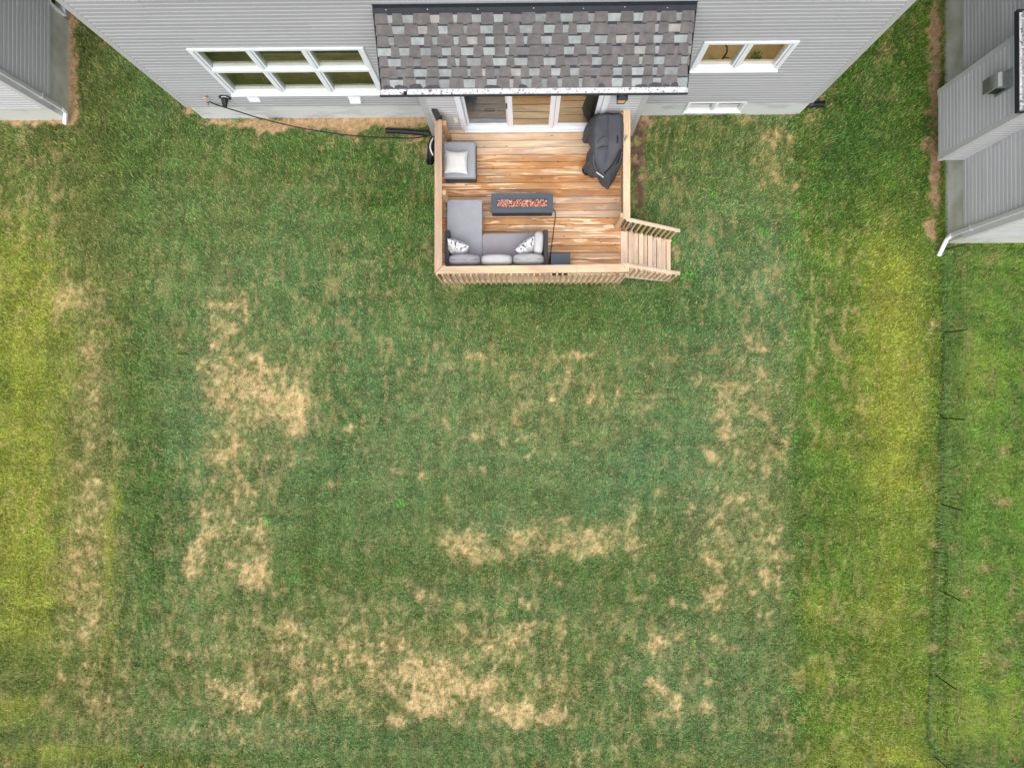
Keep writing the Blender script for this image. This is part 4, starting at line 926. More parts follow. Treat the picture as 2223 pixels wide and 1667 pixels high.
def downspout(parent, x, y, sx, end, z1=6.0):
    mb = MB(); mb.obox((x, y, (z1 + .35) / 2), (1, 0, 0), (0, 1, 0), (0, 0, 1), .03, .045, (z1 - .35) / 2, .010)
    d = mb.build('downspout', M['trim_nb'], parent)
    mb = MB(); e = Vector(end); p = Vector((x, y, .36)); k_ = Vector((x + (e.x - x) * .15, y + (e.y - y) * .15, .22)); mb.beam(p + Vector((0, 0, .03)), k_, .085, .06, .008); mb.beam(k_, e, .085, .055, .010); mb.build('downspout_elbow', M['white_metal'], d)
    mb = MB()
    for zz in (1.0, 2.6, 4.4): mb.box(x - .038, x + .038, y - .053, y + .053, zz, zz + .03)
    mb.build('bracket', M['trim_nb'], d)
downspout(lh, lx_ + .065, ly_ + .12, 1, S(140.5, 270, .06))
mb = MB(); mb.add([(-20, ly_ - .4, 6.0), (lx_ + .35, ly_ - .4, 6.0), (lx_ + .35, 12, 6.0), (lx_ + .35, 18, 6.0), (-20, 18, 6.0), (-20, 12, 9.0), (lx_ + .35, 12, 8.6)], [(0, 1, 6, 5), (3, 4, 5, 6), (1, 3, 6), (0, 1, 3, 4)], None, lin((95, 92, 95))); mb.build('roof', M['shingle'], lh)
# right
qx, qy = S(2050, 400, 0).x, S(2100, 530, 0).y
rh = empty('house', (12, 9, 0), 'grey lap-sided neighbour house with chimney bump-out at the right edge of the photo', 'house')
by0, by1 = SX(2041, 345, qx - .5).y, SX(2041, 197, qx - .5).y
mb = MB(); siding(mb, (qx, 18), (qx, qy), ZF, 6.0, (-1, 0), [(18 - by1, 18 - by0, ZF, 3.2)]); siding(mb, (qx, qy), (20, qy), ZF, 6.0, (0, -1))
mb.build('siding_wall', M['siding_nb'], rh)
bxx = qx - .50
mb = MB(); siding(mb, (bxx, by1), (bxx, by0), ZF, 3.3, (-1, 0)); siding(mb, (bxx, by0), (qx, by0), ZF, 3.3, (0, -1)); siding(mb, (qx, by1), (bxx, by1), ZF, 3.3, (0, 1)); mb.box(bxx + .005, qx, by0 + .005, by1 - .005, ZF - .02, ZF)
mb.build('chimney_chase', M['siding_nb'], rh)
for yy, s2 in ((by0, -1), (by1, 1)):
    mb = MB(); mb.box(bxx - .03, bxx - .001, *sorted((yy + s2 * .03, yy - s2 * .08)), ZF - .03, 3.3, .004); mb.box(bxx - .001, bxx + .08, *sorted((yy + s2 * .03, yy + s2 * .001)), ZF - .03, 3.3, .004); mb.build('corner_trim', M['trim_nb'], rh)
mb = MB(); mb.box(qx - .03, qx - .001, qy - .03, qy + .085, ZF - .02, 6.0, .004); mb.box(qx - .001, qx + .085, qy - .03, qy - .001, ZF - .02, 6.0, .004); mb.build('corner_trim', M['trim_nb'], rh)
mb = MB(); mb.box(qx + .02, qx + .25, qy + .02, 18, -.3, ZF); mb.box(qx + .25, 20, qy + .02, qy + .25, -.3, ZF); mb.build('foundation', M['concrete_warm'], rh)
gx = S(2209, 150, 3.35).x
gy0_, gy1_ = S(2209, 243, 3.35).y, S(2209, 22, 3.35).y
mb = MB(); mb.box(gx + .015, gx + .12, gy0_ + .01, gy1_ - .01, 3.28, 3.286); mb.box(gx + .115, gx + .12, gy0_, gy1_, 3.28, 3.36); rg = mb.build('gutter', M['gutter_in'], rh)
mb = MB(); mb.box(gx, gx + .015, gy0_, gy1_, 3.27, 3.38, .003); mb.box(gx, gx + .12, gy0_ - .004, gy0_ + .008, 3.27, 3.37, .003); mb.box(gx, gx + .12, gy1_ - .008, gy1_ + .004, 3.27, 3.37, .003); mb.build('gutter_front', M['charcoal'], rg)
for k in range(4): yy = gy0_ + .12 + k * .48; mb = MB(); mb.box(gx + .01, gx + .13, yy - .012, yy + .012, 3.355, 3.365); mb.build('gutter_hanger', M['white_metal'], rg)
mb = MB(); mb.add([(gx + .11, gy0_, 3.37), (gx + .11, gy1_, 3.37), (qx + .0, gy1_, 3.75), (qx + .0, gy0_, 3.75), (gx + .11, gy0_, 3.27), (gx + .11, gy1_, 3.27), (qx, gy1_, 3.27), (qx, gy0_, 3.27)], [(0, 1, 2, 3), (4, 5, 6, 7), (0, 3, 7, 4), (1, 2, 6, 5)], None, lin((100, 97, 100))); mb.build('chase_roof', M['shingle'], rh)
mb = MB(); mb.add([(qx - .35, qy - .4, 6.0), (20, qy - .4, 6.0), (20, 18, 6.0), (qx - .35, 18, 6.0), (qx - .35, 10.5, 8.6), (20, 10.5, 8.6)], [(0, 1, 5, 4), (2, 3, 4, 5), (0, 4, 3), (0, 1, 2, 3)], None, lin((95, 92, 95))); mb.build('roof', M['shingle'], rh)
downspout(rh, qx - .065, qy + .12, -1, S(2037.5, 556, .06))
# fireplace vent
fv_c = SX(2030 + 930 / 6.912, 120 + 430 / 6.912, bxx - .12); fz_ = fv_c.z; fy = fv_c.y
fv = empty('fireplace_vent', (bxx, fy, fz_), 'boxy metal fireplace vent on the right neighbour\'s bump-out', 'vent')
mb = MB(); mb.box(bxx - .040, bxx - .022, fy - .17, fy + .17, fz_ - .20, fz_ + .28, .004); mb.build('back_plate', M['metal'], fv)
mb = MB(); mb.smooth = True
prof = [(-.04, .20), (-.16, .20), (-.215, .17), (-.235, .10), (-.235, -.16), (-.04, -.16)]
vs = []; 
for yy in (fy - .125, fy + .125): vs += [(bxx + a, yy, fz_ + b) for a, b in prof]
mb.smooth = False; mb.add(vs, [(0, 1, 7, 6), (1, 2, 8, 7), (2, 3, 9, 8), (3, 4, 10, 9), (4, 5, 11, 10), (0, 5, 4, 3, 2, 1), (6, 7, 8, 9, 10, 11)]); mb.build('hood', M['metal'], fv)
mb = MB(); mb.box(bxx - .25, bxx - .237, fy - .13, fy + .13, fz_ - .20, fz_ + .03, .006); mb.build('heat_shield', M['olive'], fv)
mb = MB()
for k in range(6): mb.box(bxx - .06 - k * .028, bxx - .05 - k * .028, fy - .135, fy - .126, fz_ - .13, fz_ + .10)
mb.build('side_grille', M['black_plastic'], fv)

# ================================================================== WIRE FENCE
posts = [((2056, 535.5), (2102, 529)), ((2058.5, 721.4), (2099, 716)), ((2049.7, 907), (2094, 910.6)), ((2052, 1096.5), (2090, 1107.4)), ((2039, 1280), (2086, 1303.7)), ((2032.5, 1465.5), (2077.7, 1497))]
fe = empty('wire_fence', (9.3, -2, 0), 'low wire garden fence with thin black stakes along the right neighbour\'s lawn edge', 'fence')
tops = []
for (b_, t_) in posts:
    top_ = S(*t_, .86); base_ = top_.copy(); base_.z = 0; bb = S(*b_, 0.0); base_.x = base_.x * .6 + bb.x * .4 if abs(base_.x - bb.x) < .25 else base_.x; base_.y = base_.y * .5 + bb.y * .5 if abs(base_.y - bb.y) < .25 else base_.y
    tops.append((base_, top_))
last = S(2030, 1642, 0); tops.append((last, Vector((last.x, last.y, .86)))); tops.append((Vector((last.x + 1.9, last.y - .25, 0)), Vector((last.x + 1.9, last.y - .25, .86))))
for (b_, t_) in tops:
    mb = MB(); mb.tube([b_ - Vector((0, 0, .1)), t_], .013, 8); mb.build('fence_post', M['black_plastic'], fe)
mb = MB()
for (a, b) in zip(tops[:-1], tops[1:]):
    for f in (.12, .4, .7, .97): mb.tube([a[0].lerp(a[1], f), b[0].lerp(b[1], f)], .0022 if f > .9 or f < .2 else .0010, 3, cap=False)
    for k in range(1, 12): p = a[0].lerp(b[0], k / 12); q = a[1].lerp(b[1], k / 12); mb.tube([p, q], .0007, 3, cap=False)
mb.build('wire_mesh', M['black_plastic'], fe)

# stakes at the bottom edge
a = S(317.5, 1654, 0); mb = MB(); mb.tube([(a.x, a.y, -.1), (a.x, a.y, .10)], .02, 6); 
sk = empty('marker_stake', (a.x, a.y, 0), 'red and white marker stake at the bottom left edge of the lawn', 'stake'); mb.build('white_foot', M['white'], sk)
mb = MB(); mb.tube([(a.x, a.y, .10), (a.x, a.y, .95)], .02, 6); mb.build('red_shaft', M['red'], sk)
a = S(1881, 1650.5, 0); mb = MB(); mb.tube([(a.x, a.y, -.1), (a.x + .02, a.y, 1.1)], .018, 8); tag(mb.build('marker_stake', M['beige']), 'plain pale grey stake at the bottom right edge of the lawn', 'stake')
a = S(243.5, 1664, 0); mb = MB(); mb.tube([(a.x, a.y, -.1), (a.x, a.y, .5)], .015, 8, radii=[.015, .02]); tag(mb.build('marker_stake', M['white']), 'thin white stake left of the red and white stake', 'stake')
NBL = 900000
# ================================================================== LAWN
def vnoise(x, y, seed):
    xi, yi = np.floor(x).astype(np.int64), np.floor(y).astype(np.int64); fx, fy_ = x - xi, y - yi
    fx = fx * fx * (3 - 2 * fx); fy_ = fy_ * fy_ * (3 - 2 * fy_)
    def h(a, b):
        n = (a * 374761393 + b * 668265263 + seed * 974711) & 0xffffffff
        n = ((n ^ (n >> 13)) * 1274126177) & 0xffffffff
        return ((n ^ (n >> 16)) & 0xffff) / 65535.0
    return (h(xi, yi) * (1 - fx) + h(xi + 1, yi) * fx) * (1 - fy_) + (h(xi, yi + 1) * (1 - fx) + h(xi + 1, yi + 1) * fx) * fy_
def fbm(x, y, s, seed, o=4, gain=.5):
    t = 0; a = 1; tot = 0
    for k in range(o): t = t + a * vnoise(x * s + 17.3 * k, y * s - 9.1 * k, seed + k); tot += a; a *= gain; s *= 2.03
    return t / tot
# straw patches measured on the lawn: photo x, y, radius x, radius y, strength
DRY = """165 655 55 42 .6;190 760 30 35 .4;200 850 35 60 .45;200 1060 45 45 .5;200 1170 45 60 .5;165 1250 50 50 .6;200 1335 40 30 .6;180 1370 40 15 .6;185 1000 55 380 .34
400 580 15 12 .5;388 720 14 14 .4;395 750 12 10 .6;490 590 30 60 .3;500 660 50 40 .5;480 700 30 30 .6;515 690 25 20 .5;480 740 30 20 .4;495 720 14 10 .8;470 662 12 8 .8;500 660 16 8 .7
500 790 50 40 .6;540 830 85 45 .75;480 850 40 40 .6;640 880 33 50 .95;600 870 60 40 .75;540 900 80 40 .55;500 960 60 40 .55;643 925 22 36 1;620 990 40 20 .6;470 990 40 20 .5;440 800 20 8 .8;520 870 30 30 .7;560 800 12 20 .6
500 1050 40 40 .45;540 1065 20 10 .8;430 1100 16 40 .5;442 1160 18 22 .9;425 1200 18 25 .9;422 1235 18 14 .9;490 1120 60 50 .4;565 1150 25 25 .7;575 1190 18 40 .75;555 1235 26 30 1;540 1255 25 16 .8;520 1200 40 40 .4;505 1230 10 8 .8;470 980 16 10 .8
200 1440 16 7 .8;190 1480 20 15 .5;205 1520 25 18 .6;240 1560 70 40 .35;128 1467 8 10 .8;130 1605 10 7 .7;20 1655 20 8 .5
510 1500 50 35 .65;540 1520 28 22 .85;470 1490 30 20 .55;600 1370 22 18 .75;630 1360 18 16 .75;680 1380 20 10 .6;540 1415 16 10 .7;555 1350 14 10 .7;620 1410 20 10 .6;640 1440 20 20 .55;634 1510 12 12 .8;700 1480 22 12 .9;720 1512 26 8 .9;560 1600 120 22 .5;430 1600 80 20 .3;480 1530 25 15 .5;650 1490 12 20 .6
790 1440 30 20 .5;830 1480 40 20 .6;870 1460 25 22 .75;862 1563 26 12 .85;780 1530 40 20 .4;720 1400 60 20 .35;790 1560 12 8 .7;745 1342 8 6 .8
930 1500 45 45 .9;950 1465 45 35 .75;922 1530 40 22 1;900 1440 40 30 .5;1010 1488 45 25 .85;1060 1485 30 18 .8;1160 1468 14 9 .7;1120 1552 48 22 1;1075 1540 38 20 .75;1200 1560 36 20 .9;985 1548 16 20 .7;1232 1505 26 26 .45;1110 1385 38 26 .65;1150 1362 28 14 .7;1210 1370 14 30 .6;920 1293 18 10 .9;948 1305 14 10 .9;992 1315 12 9 .9;1030 1320 10 8 .7;1092 1325 12 9 .95;1000 1358 14 12 .7;1060 1400 60 30 .35;1300 1370 60 40 .3;1335 1340 10 10 .7;1355 1365 6 20 .6;930 1320 8 6 .7
1020 1182 40 26 .85;965 1165 20 22 .6;1035 1205 20 12 1;1075 1187 12 12 .85;1125 1172 18 30 .9;1158 1152 16 12 .8;1195 1190 18 18 .95;1240 1180 14 28 .8;1275 1165 12 30 .9;1290 1195 20 12 .95;1320 1160 38 26 .7;1370 1125 12 36 .7;1370 1190 10 15 .8;1222 1127 8 7 .95;1386 1172 9 9 .9;1180 1135 16 8 .5;1265 1210 8 8 .8;1090 1205 14 8 .8;1020 1190 70 30 .4;1220 1170 190 42 .42;1197 1250 6 8 .8;1215 1268 8 6 .8;1117 1280 8 6 .7;1135 1300 6 8 .7;1145 1312 7 7 .7
1025 777 12 12 .7;1063 785 8 8 .5;1113 815 9 9 .7;1112 838 8 4 .7;1250 775 30 9 .5;1285 772 12 9 .7;1212 830 9 7 .7;1234 825 5 7 .7;1198 865 10 10 .8;1290 850 14 20 .6;1275 862 8 12 .6;1304 868 5 8 .7;1350 848 16 14 .55;1298 885 20 6 .6;1323 900 8 10 .75;1288 897 8 6 .7;965 915 6 13 1;1050 948 14 14 .6;1140 940 22 10 .5;1160 936 8 5 .5;1100 960 9 8 .8;1122 955 6 6 .7;1015 1018 8 7 .8;1052 1015 9 9 .7;920 1025 12 12 .7;958 967 7 8 .7;1110 1020 12 10 .5;1200 1025 8 8 .5;1160 970 6 6 .6;1150 985 6 8 .6;1050 770 20 10 .4;972 1085 6 8 .7;760 930 10 8 .7;690 920 8 8 .7;1065 1140 8 8 .6;1247 965 8 8 .6
1630 735 12 9 .9;1650 752 18 8 .85;1548 763 8 6 .9;1607 790 8 24 .85;1573 796 6 6 .9;1515 822 12 10 .8;1583 838 22 11 .95;1650 812 14 9 .85;1604 848 16 12 .9;1572 866 14 20 .8;1568 905 18 18 1;1582 935 8 26 .9;1572 945 8 20 1;1650 845 20 30 .5;1693 835 6 22 .8;1706 917 14 6 .8;1672 938 5 7 .9;1655 900 20 25 .4;1520 780 40 40 .2;1460 780 12 8 .5;1412 790 10 8 .5;1425 860 40 30 .25
1545 982 20 16 .8;1562 998 14 12 .6;1620 970 30 20 .4;1680 990 18 10 .85;1706 958 8 16 .85;1665 1017 10 12 .95;1630 1015 7 7 .8;1700 1000 12 12 .5;1582 995 5 4 .8
1430 1070 12 8 .8;1412 1092 7 6 .9;1417 1108 8 14 .8;1502 1105 12 10 .85;1580 1085 10 6 .8;1615 1085 12 10 .85;1655 1092 10 12 .7;1547 1131 9 8 1;1568 1120 8 8 .8;1563 1155 8 40 .8;1543 1205 18 30 .95;1556 1225 14 10 .9;1677 1165 12 14 .95;1693 1140 5 14 .8;1690 1208 18 12 .8;1640 1155 20 10 .6;1642 1195 20 10 .5;1665 1250 8 24 .9;1660 1240 18 10 .7;1694 1235 6 9 .9;1617 1265 14 7 .9;1635 1285 14 6 .95;1692 1290 7 12 .95;1690 1262 10 10 .8;1552 1290 26 16 1;1545 1310 20 6 .85;1372 1302 12 10 .85;1400 1296 18 10 .5;1675 1345 6 16 .7;1650 1330 6 5 .8;1655 1362 5 6 .8;1465 1305 6 10 .8;1488 1312 8 7 .8;1515 1320 10 8 .5;1456 1338 4 5 .8;1460 1355 5 4 .8;1505 1150 14 30 .5;1600 1200 15 6 .7;1383 1215 6 6 .7;1418 1252 5 7 .95;1390 1185 12 8 .7
1428 1395 12 22 .7;1467 1383 6 8 .7;1550 1392 22 14 .7;1592 1405 12 7 .9;1420 1488 18 18 .9;1440 1507 14 14 .9;1465 1528 20 18 1;1530 1528 20 17 1;1440 1550 22 8 .9;1508 1547 10 6 .6;1505 1478 10 5 .6;1545 1478 8 5 .6;1600 1530 14 16 .3;1590 1150 110 170 .42;1620 860 85 110 .34;1430 1395 30 60 .35;1480 1410 70 70 .3
1670 290 18 12 .8;1680 315 12 18 .9;1714 318 6 22 .7;1652 308 6 8 .8;1672 372 16 14 .8;1685 392 14 14 .9;1655 402 8 12 .9;1725 400 8 12 .5;1715 250 12 8 .5;1625 255 20 10 .6;1700 253 20 8 .6;1758 258 14 18 .7;1640 360 14 14 .4;1650 350 60 60 .15;1465 555 8 14 .6;1462 545 6 6 .8;1490 620 10 5 .6;1455 618 10 5 .4;1330 622 90 10 .25;985 624 26 12 .8
2173 979 9 9 .9;2152 1078 6 5 .9;2175 1091 12 8 .95;2068 1187 8 8 .7;2138 1233 10 8 .95;2096 1284 10 8 .9;2135 1176 8 6 .6;2190 1290 8 8 .6;2185 1388 6 8 .8;2162 1423 6 7 .6;2025 1408 14 7 .9;2026 1182 7 6 .9;2120 1643 14 7 .6;2150 1643 8 5 .5;2030 705 8 6 .8;2145 570 14 8 .6;2090 590 10 6 .4;2205 1345 10 8 .5;2100 560 8 6 .4;2215 770 8 8 .4
1793 610 6 14 .6;1790 760 5 10 .4;1788 830 3 30 .4;1745 605 10 12 .3;1665 540 10 20 .4;1660 600 40 60 .2;1180 900 340 150 .26;740 1420 420 130 .34;1000 1470 260 120 .34;490 1150 110 140 .34;560 860 140 120 .36;310 560 60 90 .2;690 560 180 120 .05;840 1010 90 100 .18;880 1020 14 8 .6;860 1020 10 14 .5;740 1050 8 30 .4;715 1050 10 8 .7;720 1085 5 14 .5;610 430 12 10 .4;540 370 12 8 .5;550 430 8 6 .5;490 330 10 20 .5;500 400 30 40 .25;700 320 10 5 .6;720 310 8 6 .7;560 310 8 16 .9;770 307 12 5 .7"""
SOIL = """65 262 85 13 1;150 60 17 80 1;152 160 19 60 1;152 225 20 40 1;150 262 16 14 .9;470 264 36 9 1;560 268 45 15 1;640 268 60 18 1;740 268 65 18 1;830 262 60 16 1;900 262 50 18 .9;905 302 36 14 .8;925 330 14 16 .7;760 288 30 10 .8;560 288 8 12 .7;600 285 30 9 .7;500 278 20 8 .7;412 236 18 16 .8
1392 268 26 20 .9;1384 310 16 40 1;1388 360 18 50 .8;1384 430 16 40 .8;1400 400 14 50 .4;1440 262 40 10 .5;1540 258 60 7 .5
2032 60 18 90 .85;2025 80 10 20 .8;2030 200 17 90 .85;2008 310 10 14 1;2030 350 15 70 .9;2030 430 13 50 .8;2020 500 16 24 .95;2010 245 6 12 .8;1990 90 8 10 .5
1780 215 18 14 .6;1780 250 14 20 .5;1395 470 10 10 .5;1480 585 8 8 .6"""
LIME = """30 700 80 220 .8;30 1000 90 200 .85;40 1250 110 150 .8;70 880 90 120 .6;60 660 95 130 .75;100 760 90 110 .6;40 860 80 110 .5;60 1060 90 130 .7;50 1200 110 130 .65;90 1330 60 90 .5;40 1400 80 60 .5;243 1080 14 60 .8;243 1180 18 90 1;243 1260 15 60 .9;240 1400 20 40 .5;30 1530 60 35 .85;110 1500 40 60 .3;120 1640 150 26 .8;330 1655 120 16 .5;0 500 60 60 .5;110 530 40 30 .4;250 700 20 100 .25;180 1150 60 200 .12
1930 600 55 90 .85;1945 700 55 100 1;1920 780 60 90 .7;1935 900 50 110 .95;1960 850 60 120 .6;1920 1010 50 80 .95;1980 1060 50 80 .6;1960 1180 80 110 .4;1915 1290 50 80 .5;1950 1350 60 80 .3;1910 1430 50 60 .4;1940 1640 120 34 .95;1900 1560 100 50 .5;1990 1500 60 60 .35;1920 500 30 50 .35;1880 450 60 50 .2;1770 1330 40 40 .45;1760 1460 40 25 .6;1800 1300 30 30 .3;1850 1000 30 60 .3;1790 960 30 30 .4;1770 520 30 15 .3;1830 530 40 40 .3
2140 800 70 60 .35;2170 990 50 50 .4;2190 1060 40 40 .3;2110 1380 60 70 .4;2160 1450 60 60 .7;2150 1550 70 60 .7;2200 1530 40 70 .6;2080 1500 30 60 .3;2200 700 40 60 .2;2150 650 60 40 .3;1700 1660 200 8 .4;2000 1640 60 30 .6;2120 860 60 60 .3"""
DEEP = """250 330 110 110 .7;290 600 40 160 .55;290 850 30 200 .45;320 1080 60 120 .6;330 1250 50 150 .6;400 1120 30 60 .5;200 420 60 90 .25;850 430 90 120 .75;700 330 160 50 .6;470 300 60 50 .5;560 320 40 40 .6;880 600 60 80 .3;880 480 60 90 .5;700 1080 30 100 .25;640 1200 40 50 .5;660 1240 50 50 .5;860 1230 120 60 .4;800 1240 60 50 .3;1100 1245 120 30 .5;1280 1235 70 25 .5;1180 650 220 36 .55;1480 640 80 60 .5;1330 700 180 50 .5;1200 700 80 30 .4;1840 300 90 120 .9;1790 380 60 90 .8;1900 330 60 80 .6;1830 470 50 60 .5;1860 220 70 60 .7;1960 250 30 200 .4;1725 1010 14 100 .7;1730 1200 14 160 .6;1735 950 16 60 .5;1720 1500 16 80 .4;2120 600 70 40 .5;2080 680 40 60 .4;2060 800 22 120 .5;2060 1000 20 120 .5;2050 1200 20 140 .5;2130 1120 80 60 .6;2120 950 50 60 .5;2190 1180 40 60 .6;2080 1330 40 60 .5;2180 1370 40 30 .6;2120 1500 20 16 .9;2100 1200 50 30 .5;2180 880 30 60 .5;2120 700 60 40 .5;2050 1400 24 120 .5;2160 1250 60 60 .3;2100 1640 80 30 .6;940 1590 200 12 .4;420 1640 200 14 .5;700 1600 150 10 .3;1100 1600 300 18 .4;620 1460 16 50 .6;650 1440 12 8 .8;1085 1475 8 14 .9;950 1445 40 5 .8;1100 1455 30 8 .8;1120 1500 24 20 .6;880 1490 14 8 .9;915 1495 6 14 .9;1000 1530 14 14 .5;1020 1330 20 16 .5;1100 1345 26 16 .4;1440 1180 60 80 .4;1460 1290 60 60 .4;1400 1540 20 30 .4;740 900 60 100 .3;1880 150 50 80 .5;1960 60 20 80 .4;90 850 14 30 .3;5 850 20 60 .4;70 1480 90 18 .5;50 1440 80 20 .4;110 1000 20 20 .4;300 100 80 100 .3"""
BLUE = """700 620 260 160 .4;1500 650 200 160 .6;1000 1000 400 200 .35;700 1000 120 120 .5;1450 1000 160 160 .6;1500 1450 160 140 .5;420 1050 60 250 .4;800 850 200 160 .4;300 1200 60 200 .2;940 860 60 100 .6;1100 1130 80 40 .5;880 1600 500 40 .5;430 880 60 200 .4;1050 1300 200 60 .3;1300 1050 200 80 .5;1640 640 80 160 .5;1560 500 60 80 .3"""
def parse(t):
    out = []
    for l in t.replace('\n', ';').split(';'):
        a = [float(v) for v in l.split()]
        if len(a) == 5:
            c = S(a[0], a[1], 0); out.append((c.x, c.y, a[2] / 100, a[3] / 100, a[4]))
    return out
def accum(x, y, lst, mode='max'):
    f = np.zeros_like(x)
    for (cx, cy, rx, ry, s) in lst:
        m = (np.abs(x - cx) < rx * 2.6) & (np.abs(y - cy) < ry * 2.6)
        if not m.any(): continue
        q = ((x[m] - cx) / rx) ** 2 + ((y[m] - cy) / ry) ** 2; v = s * np.exp(-q * .75)
        f[m] = np.maximum(f[m], v) + .35 * np.minimum(f[m], v)
    return f
SPOT = """2173 979 9 9 .9;2152 1078 6 5 .9;2176 1091 13 8 1;2068 1187 8 8 .7;2138 1233 10 8 1;2096 1284 10 8 .9;2135 1176 8 6 .7;2190 1290 8 8 .6;2185 1388 6 8 .8;2162 1423 6 7 .6;2023 1408 14 7 .9;2026 1182 7 6 .9;2030 705 8 6 .8;2215 1010 6 8 .6;1548 763 8 6 .8;1418 1252 5 7 .9;1215 1268 8 6 .8;1197 1250 6 8 .7;965 915 5 11 .9;1025 777 11 10 .6;1113 815 8 8 .6;388 720 10 9 .5;128 1467 7 8 .7;745 1342 7 5 .8;1222 1127 7 6 .9"""
LX = parse(SPOT)
LD, LS_, LL, LP, LB = parse(DRY), parse(SOIL), parse(LIME), parse(DEEP), parse(BLUE)
def sst(a, b, x): t = np.clip((x - a) / (b - a), 0, 1); return t * t * (3 - 2 * t)
def mixc(a, b, t): return a * (1 - t[:, None]) + b * t[:, None]
GR = np.array
C_BASE = GR(lin((114, 138, 80))); C_BLUE = GR(lin((104, 142, 94))); C_DEEP = GR(lin((82, 118, 52))); C_LIME = GR(lin((154, 164, 66))); C_GREEN = GR(lin((104, 138, 52)))
C_OLIVE = GR(lin((110, 118, 58))); C_STRAW = GR(lin((210, 177, 126))); C_STRAW2 = GR(lin((198, 172, 134))); C_SOIL = GR(lin((172, 145, 110))); C_DARKSOIL = GR(lin((100, 82, 66)))
FLX = [(v.x, v.y) for v in (S(2046, 560), S(2049, 720), S(2044, 900), S(2041, 1090), S(2029, 1280), S(2020, 1460), S(2012, 1560), S(2018, 1610), S(2032, 1645), S(2120, 1664), S(2260, 1675))]
def fence_dist(x, y):
    d = np.full_like(x, 9.0)
    for (a, b) in zip(FLX[:-1], FLX[1:]):
        ax, ay = a; bx, by = b; L2 = (bx - ax) ** 2 + (by - ay) ** 2; t = np.clip(((x - ax) * (bx - ax) + (y - ay) * (by - ay)) / L2, 0, 1)
        d = np.minimum(d, np.hypot(x - ax - t * (bx - ax), y - ay - t * (by - ay)))
    return d
def fields(x, y):
    wx = x + (fbm(x, y, 3.0, 3, 3) - .5) * .28; wy = y + (fbm(x, y, 3.0, 8, 3) - .5) * .28
    dry = accum(wx, wy, LD); soil = accum(x + (fbm(x, y, 6, 4, 2) - .5) * .14, y + (fbm(x, y, 5, 5, 2) - .5) * .20, LS_)
    n = fbm(x, y, 5.5, 21, 4, .7); n2 = fbm(x, y, 15, 31, 3, .7); nb = .6 * n + .4 * n2
    nb = .38 * n + .62 * n2; q_ = dry * .58 + (nb - .5) * 2.9 + .27; d = .20 * np.clip(dry, 0, 1) + .40 * sst(.34, .92, q_) + .20 * sst(.72, 1.12, q_)
    fl = sst(.46, .74, fbm(x * 1.7, y * .8, 6.0, 41, 4, .65)) * (.14 + .30 * sst(.35, .65, fbm(x, y, .45, 2, 3)))
    dd = np.clip(d * np.clip(dry * 2.6, 0, 1) + fl * np.clip(1.15 - accum(x, y, LP) * .9 - accum(x, y, LL) * .4, 0, 1), 0, 1)
    dd = np.maximum(dd, .62 * np.clip(1.2 * accum(x + (n - .5) * .08, y + (n2 - .5) * .08, LX), 0, 1))
    so_ = sst(.32, .55, soil * .75 + (n2 - .5) * .5)
    lime = np.clip(accum(x + (fbm(x, y, 2, 51, 3) - .5) * .5, y + (fbm(x, y, 2, 52, 3) - .5) * .5, LL) * (.65 + .7 * fbm(x, y, 2.2, 61, 4)), 0, 1)
    deep = np.clip(accum(x + (fbm(x, y, 2, 53, 3) - .5) * .35, y + (fbm(x, y, 2, 54, 3) - .5) * .35, LP) * (.5 + fbm(x, y, 3, 62, 4)), 0, 1)
    blue = np.clip(accum(x, y, LB) * (.4 + 1.1 * fbm(x, y, 1.3, 63, 4)), 0, 1)
    return dd, so_, lime, deep, blue, n, n2
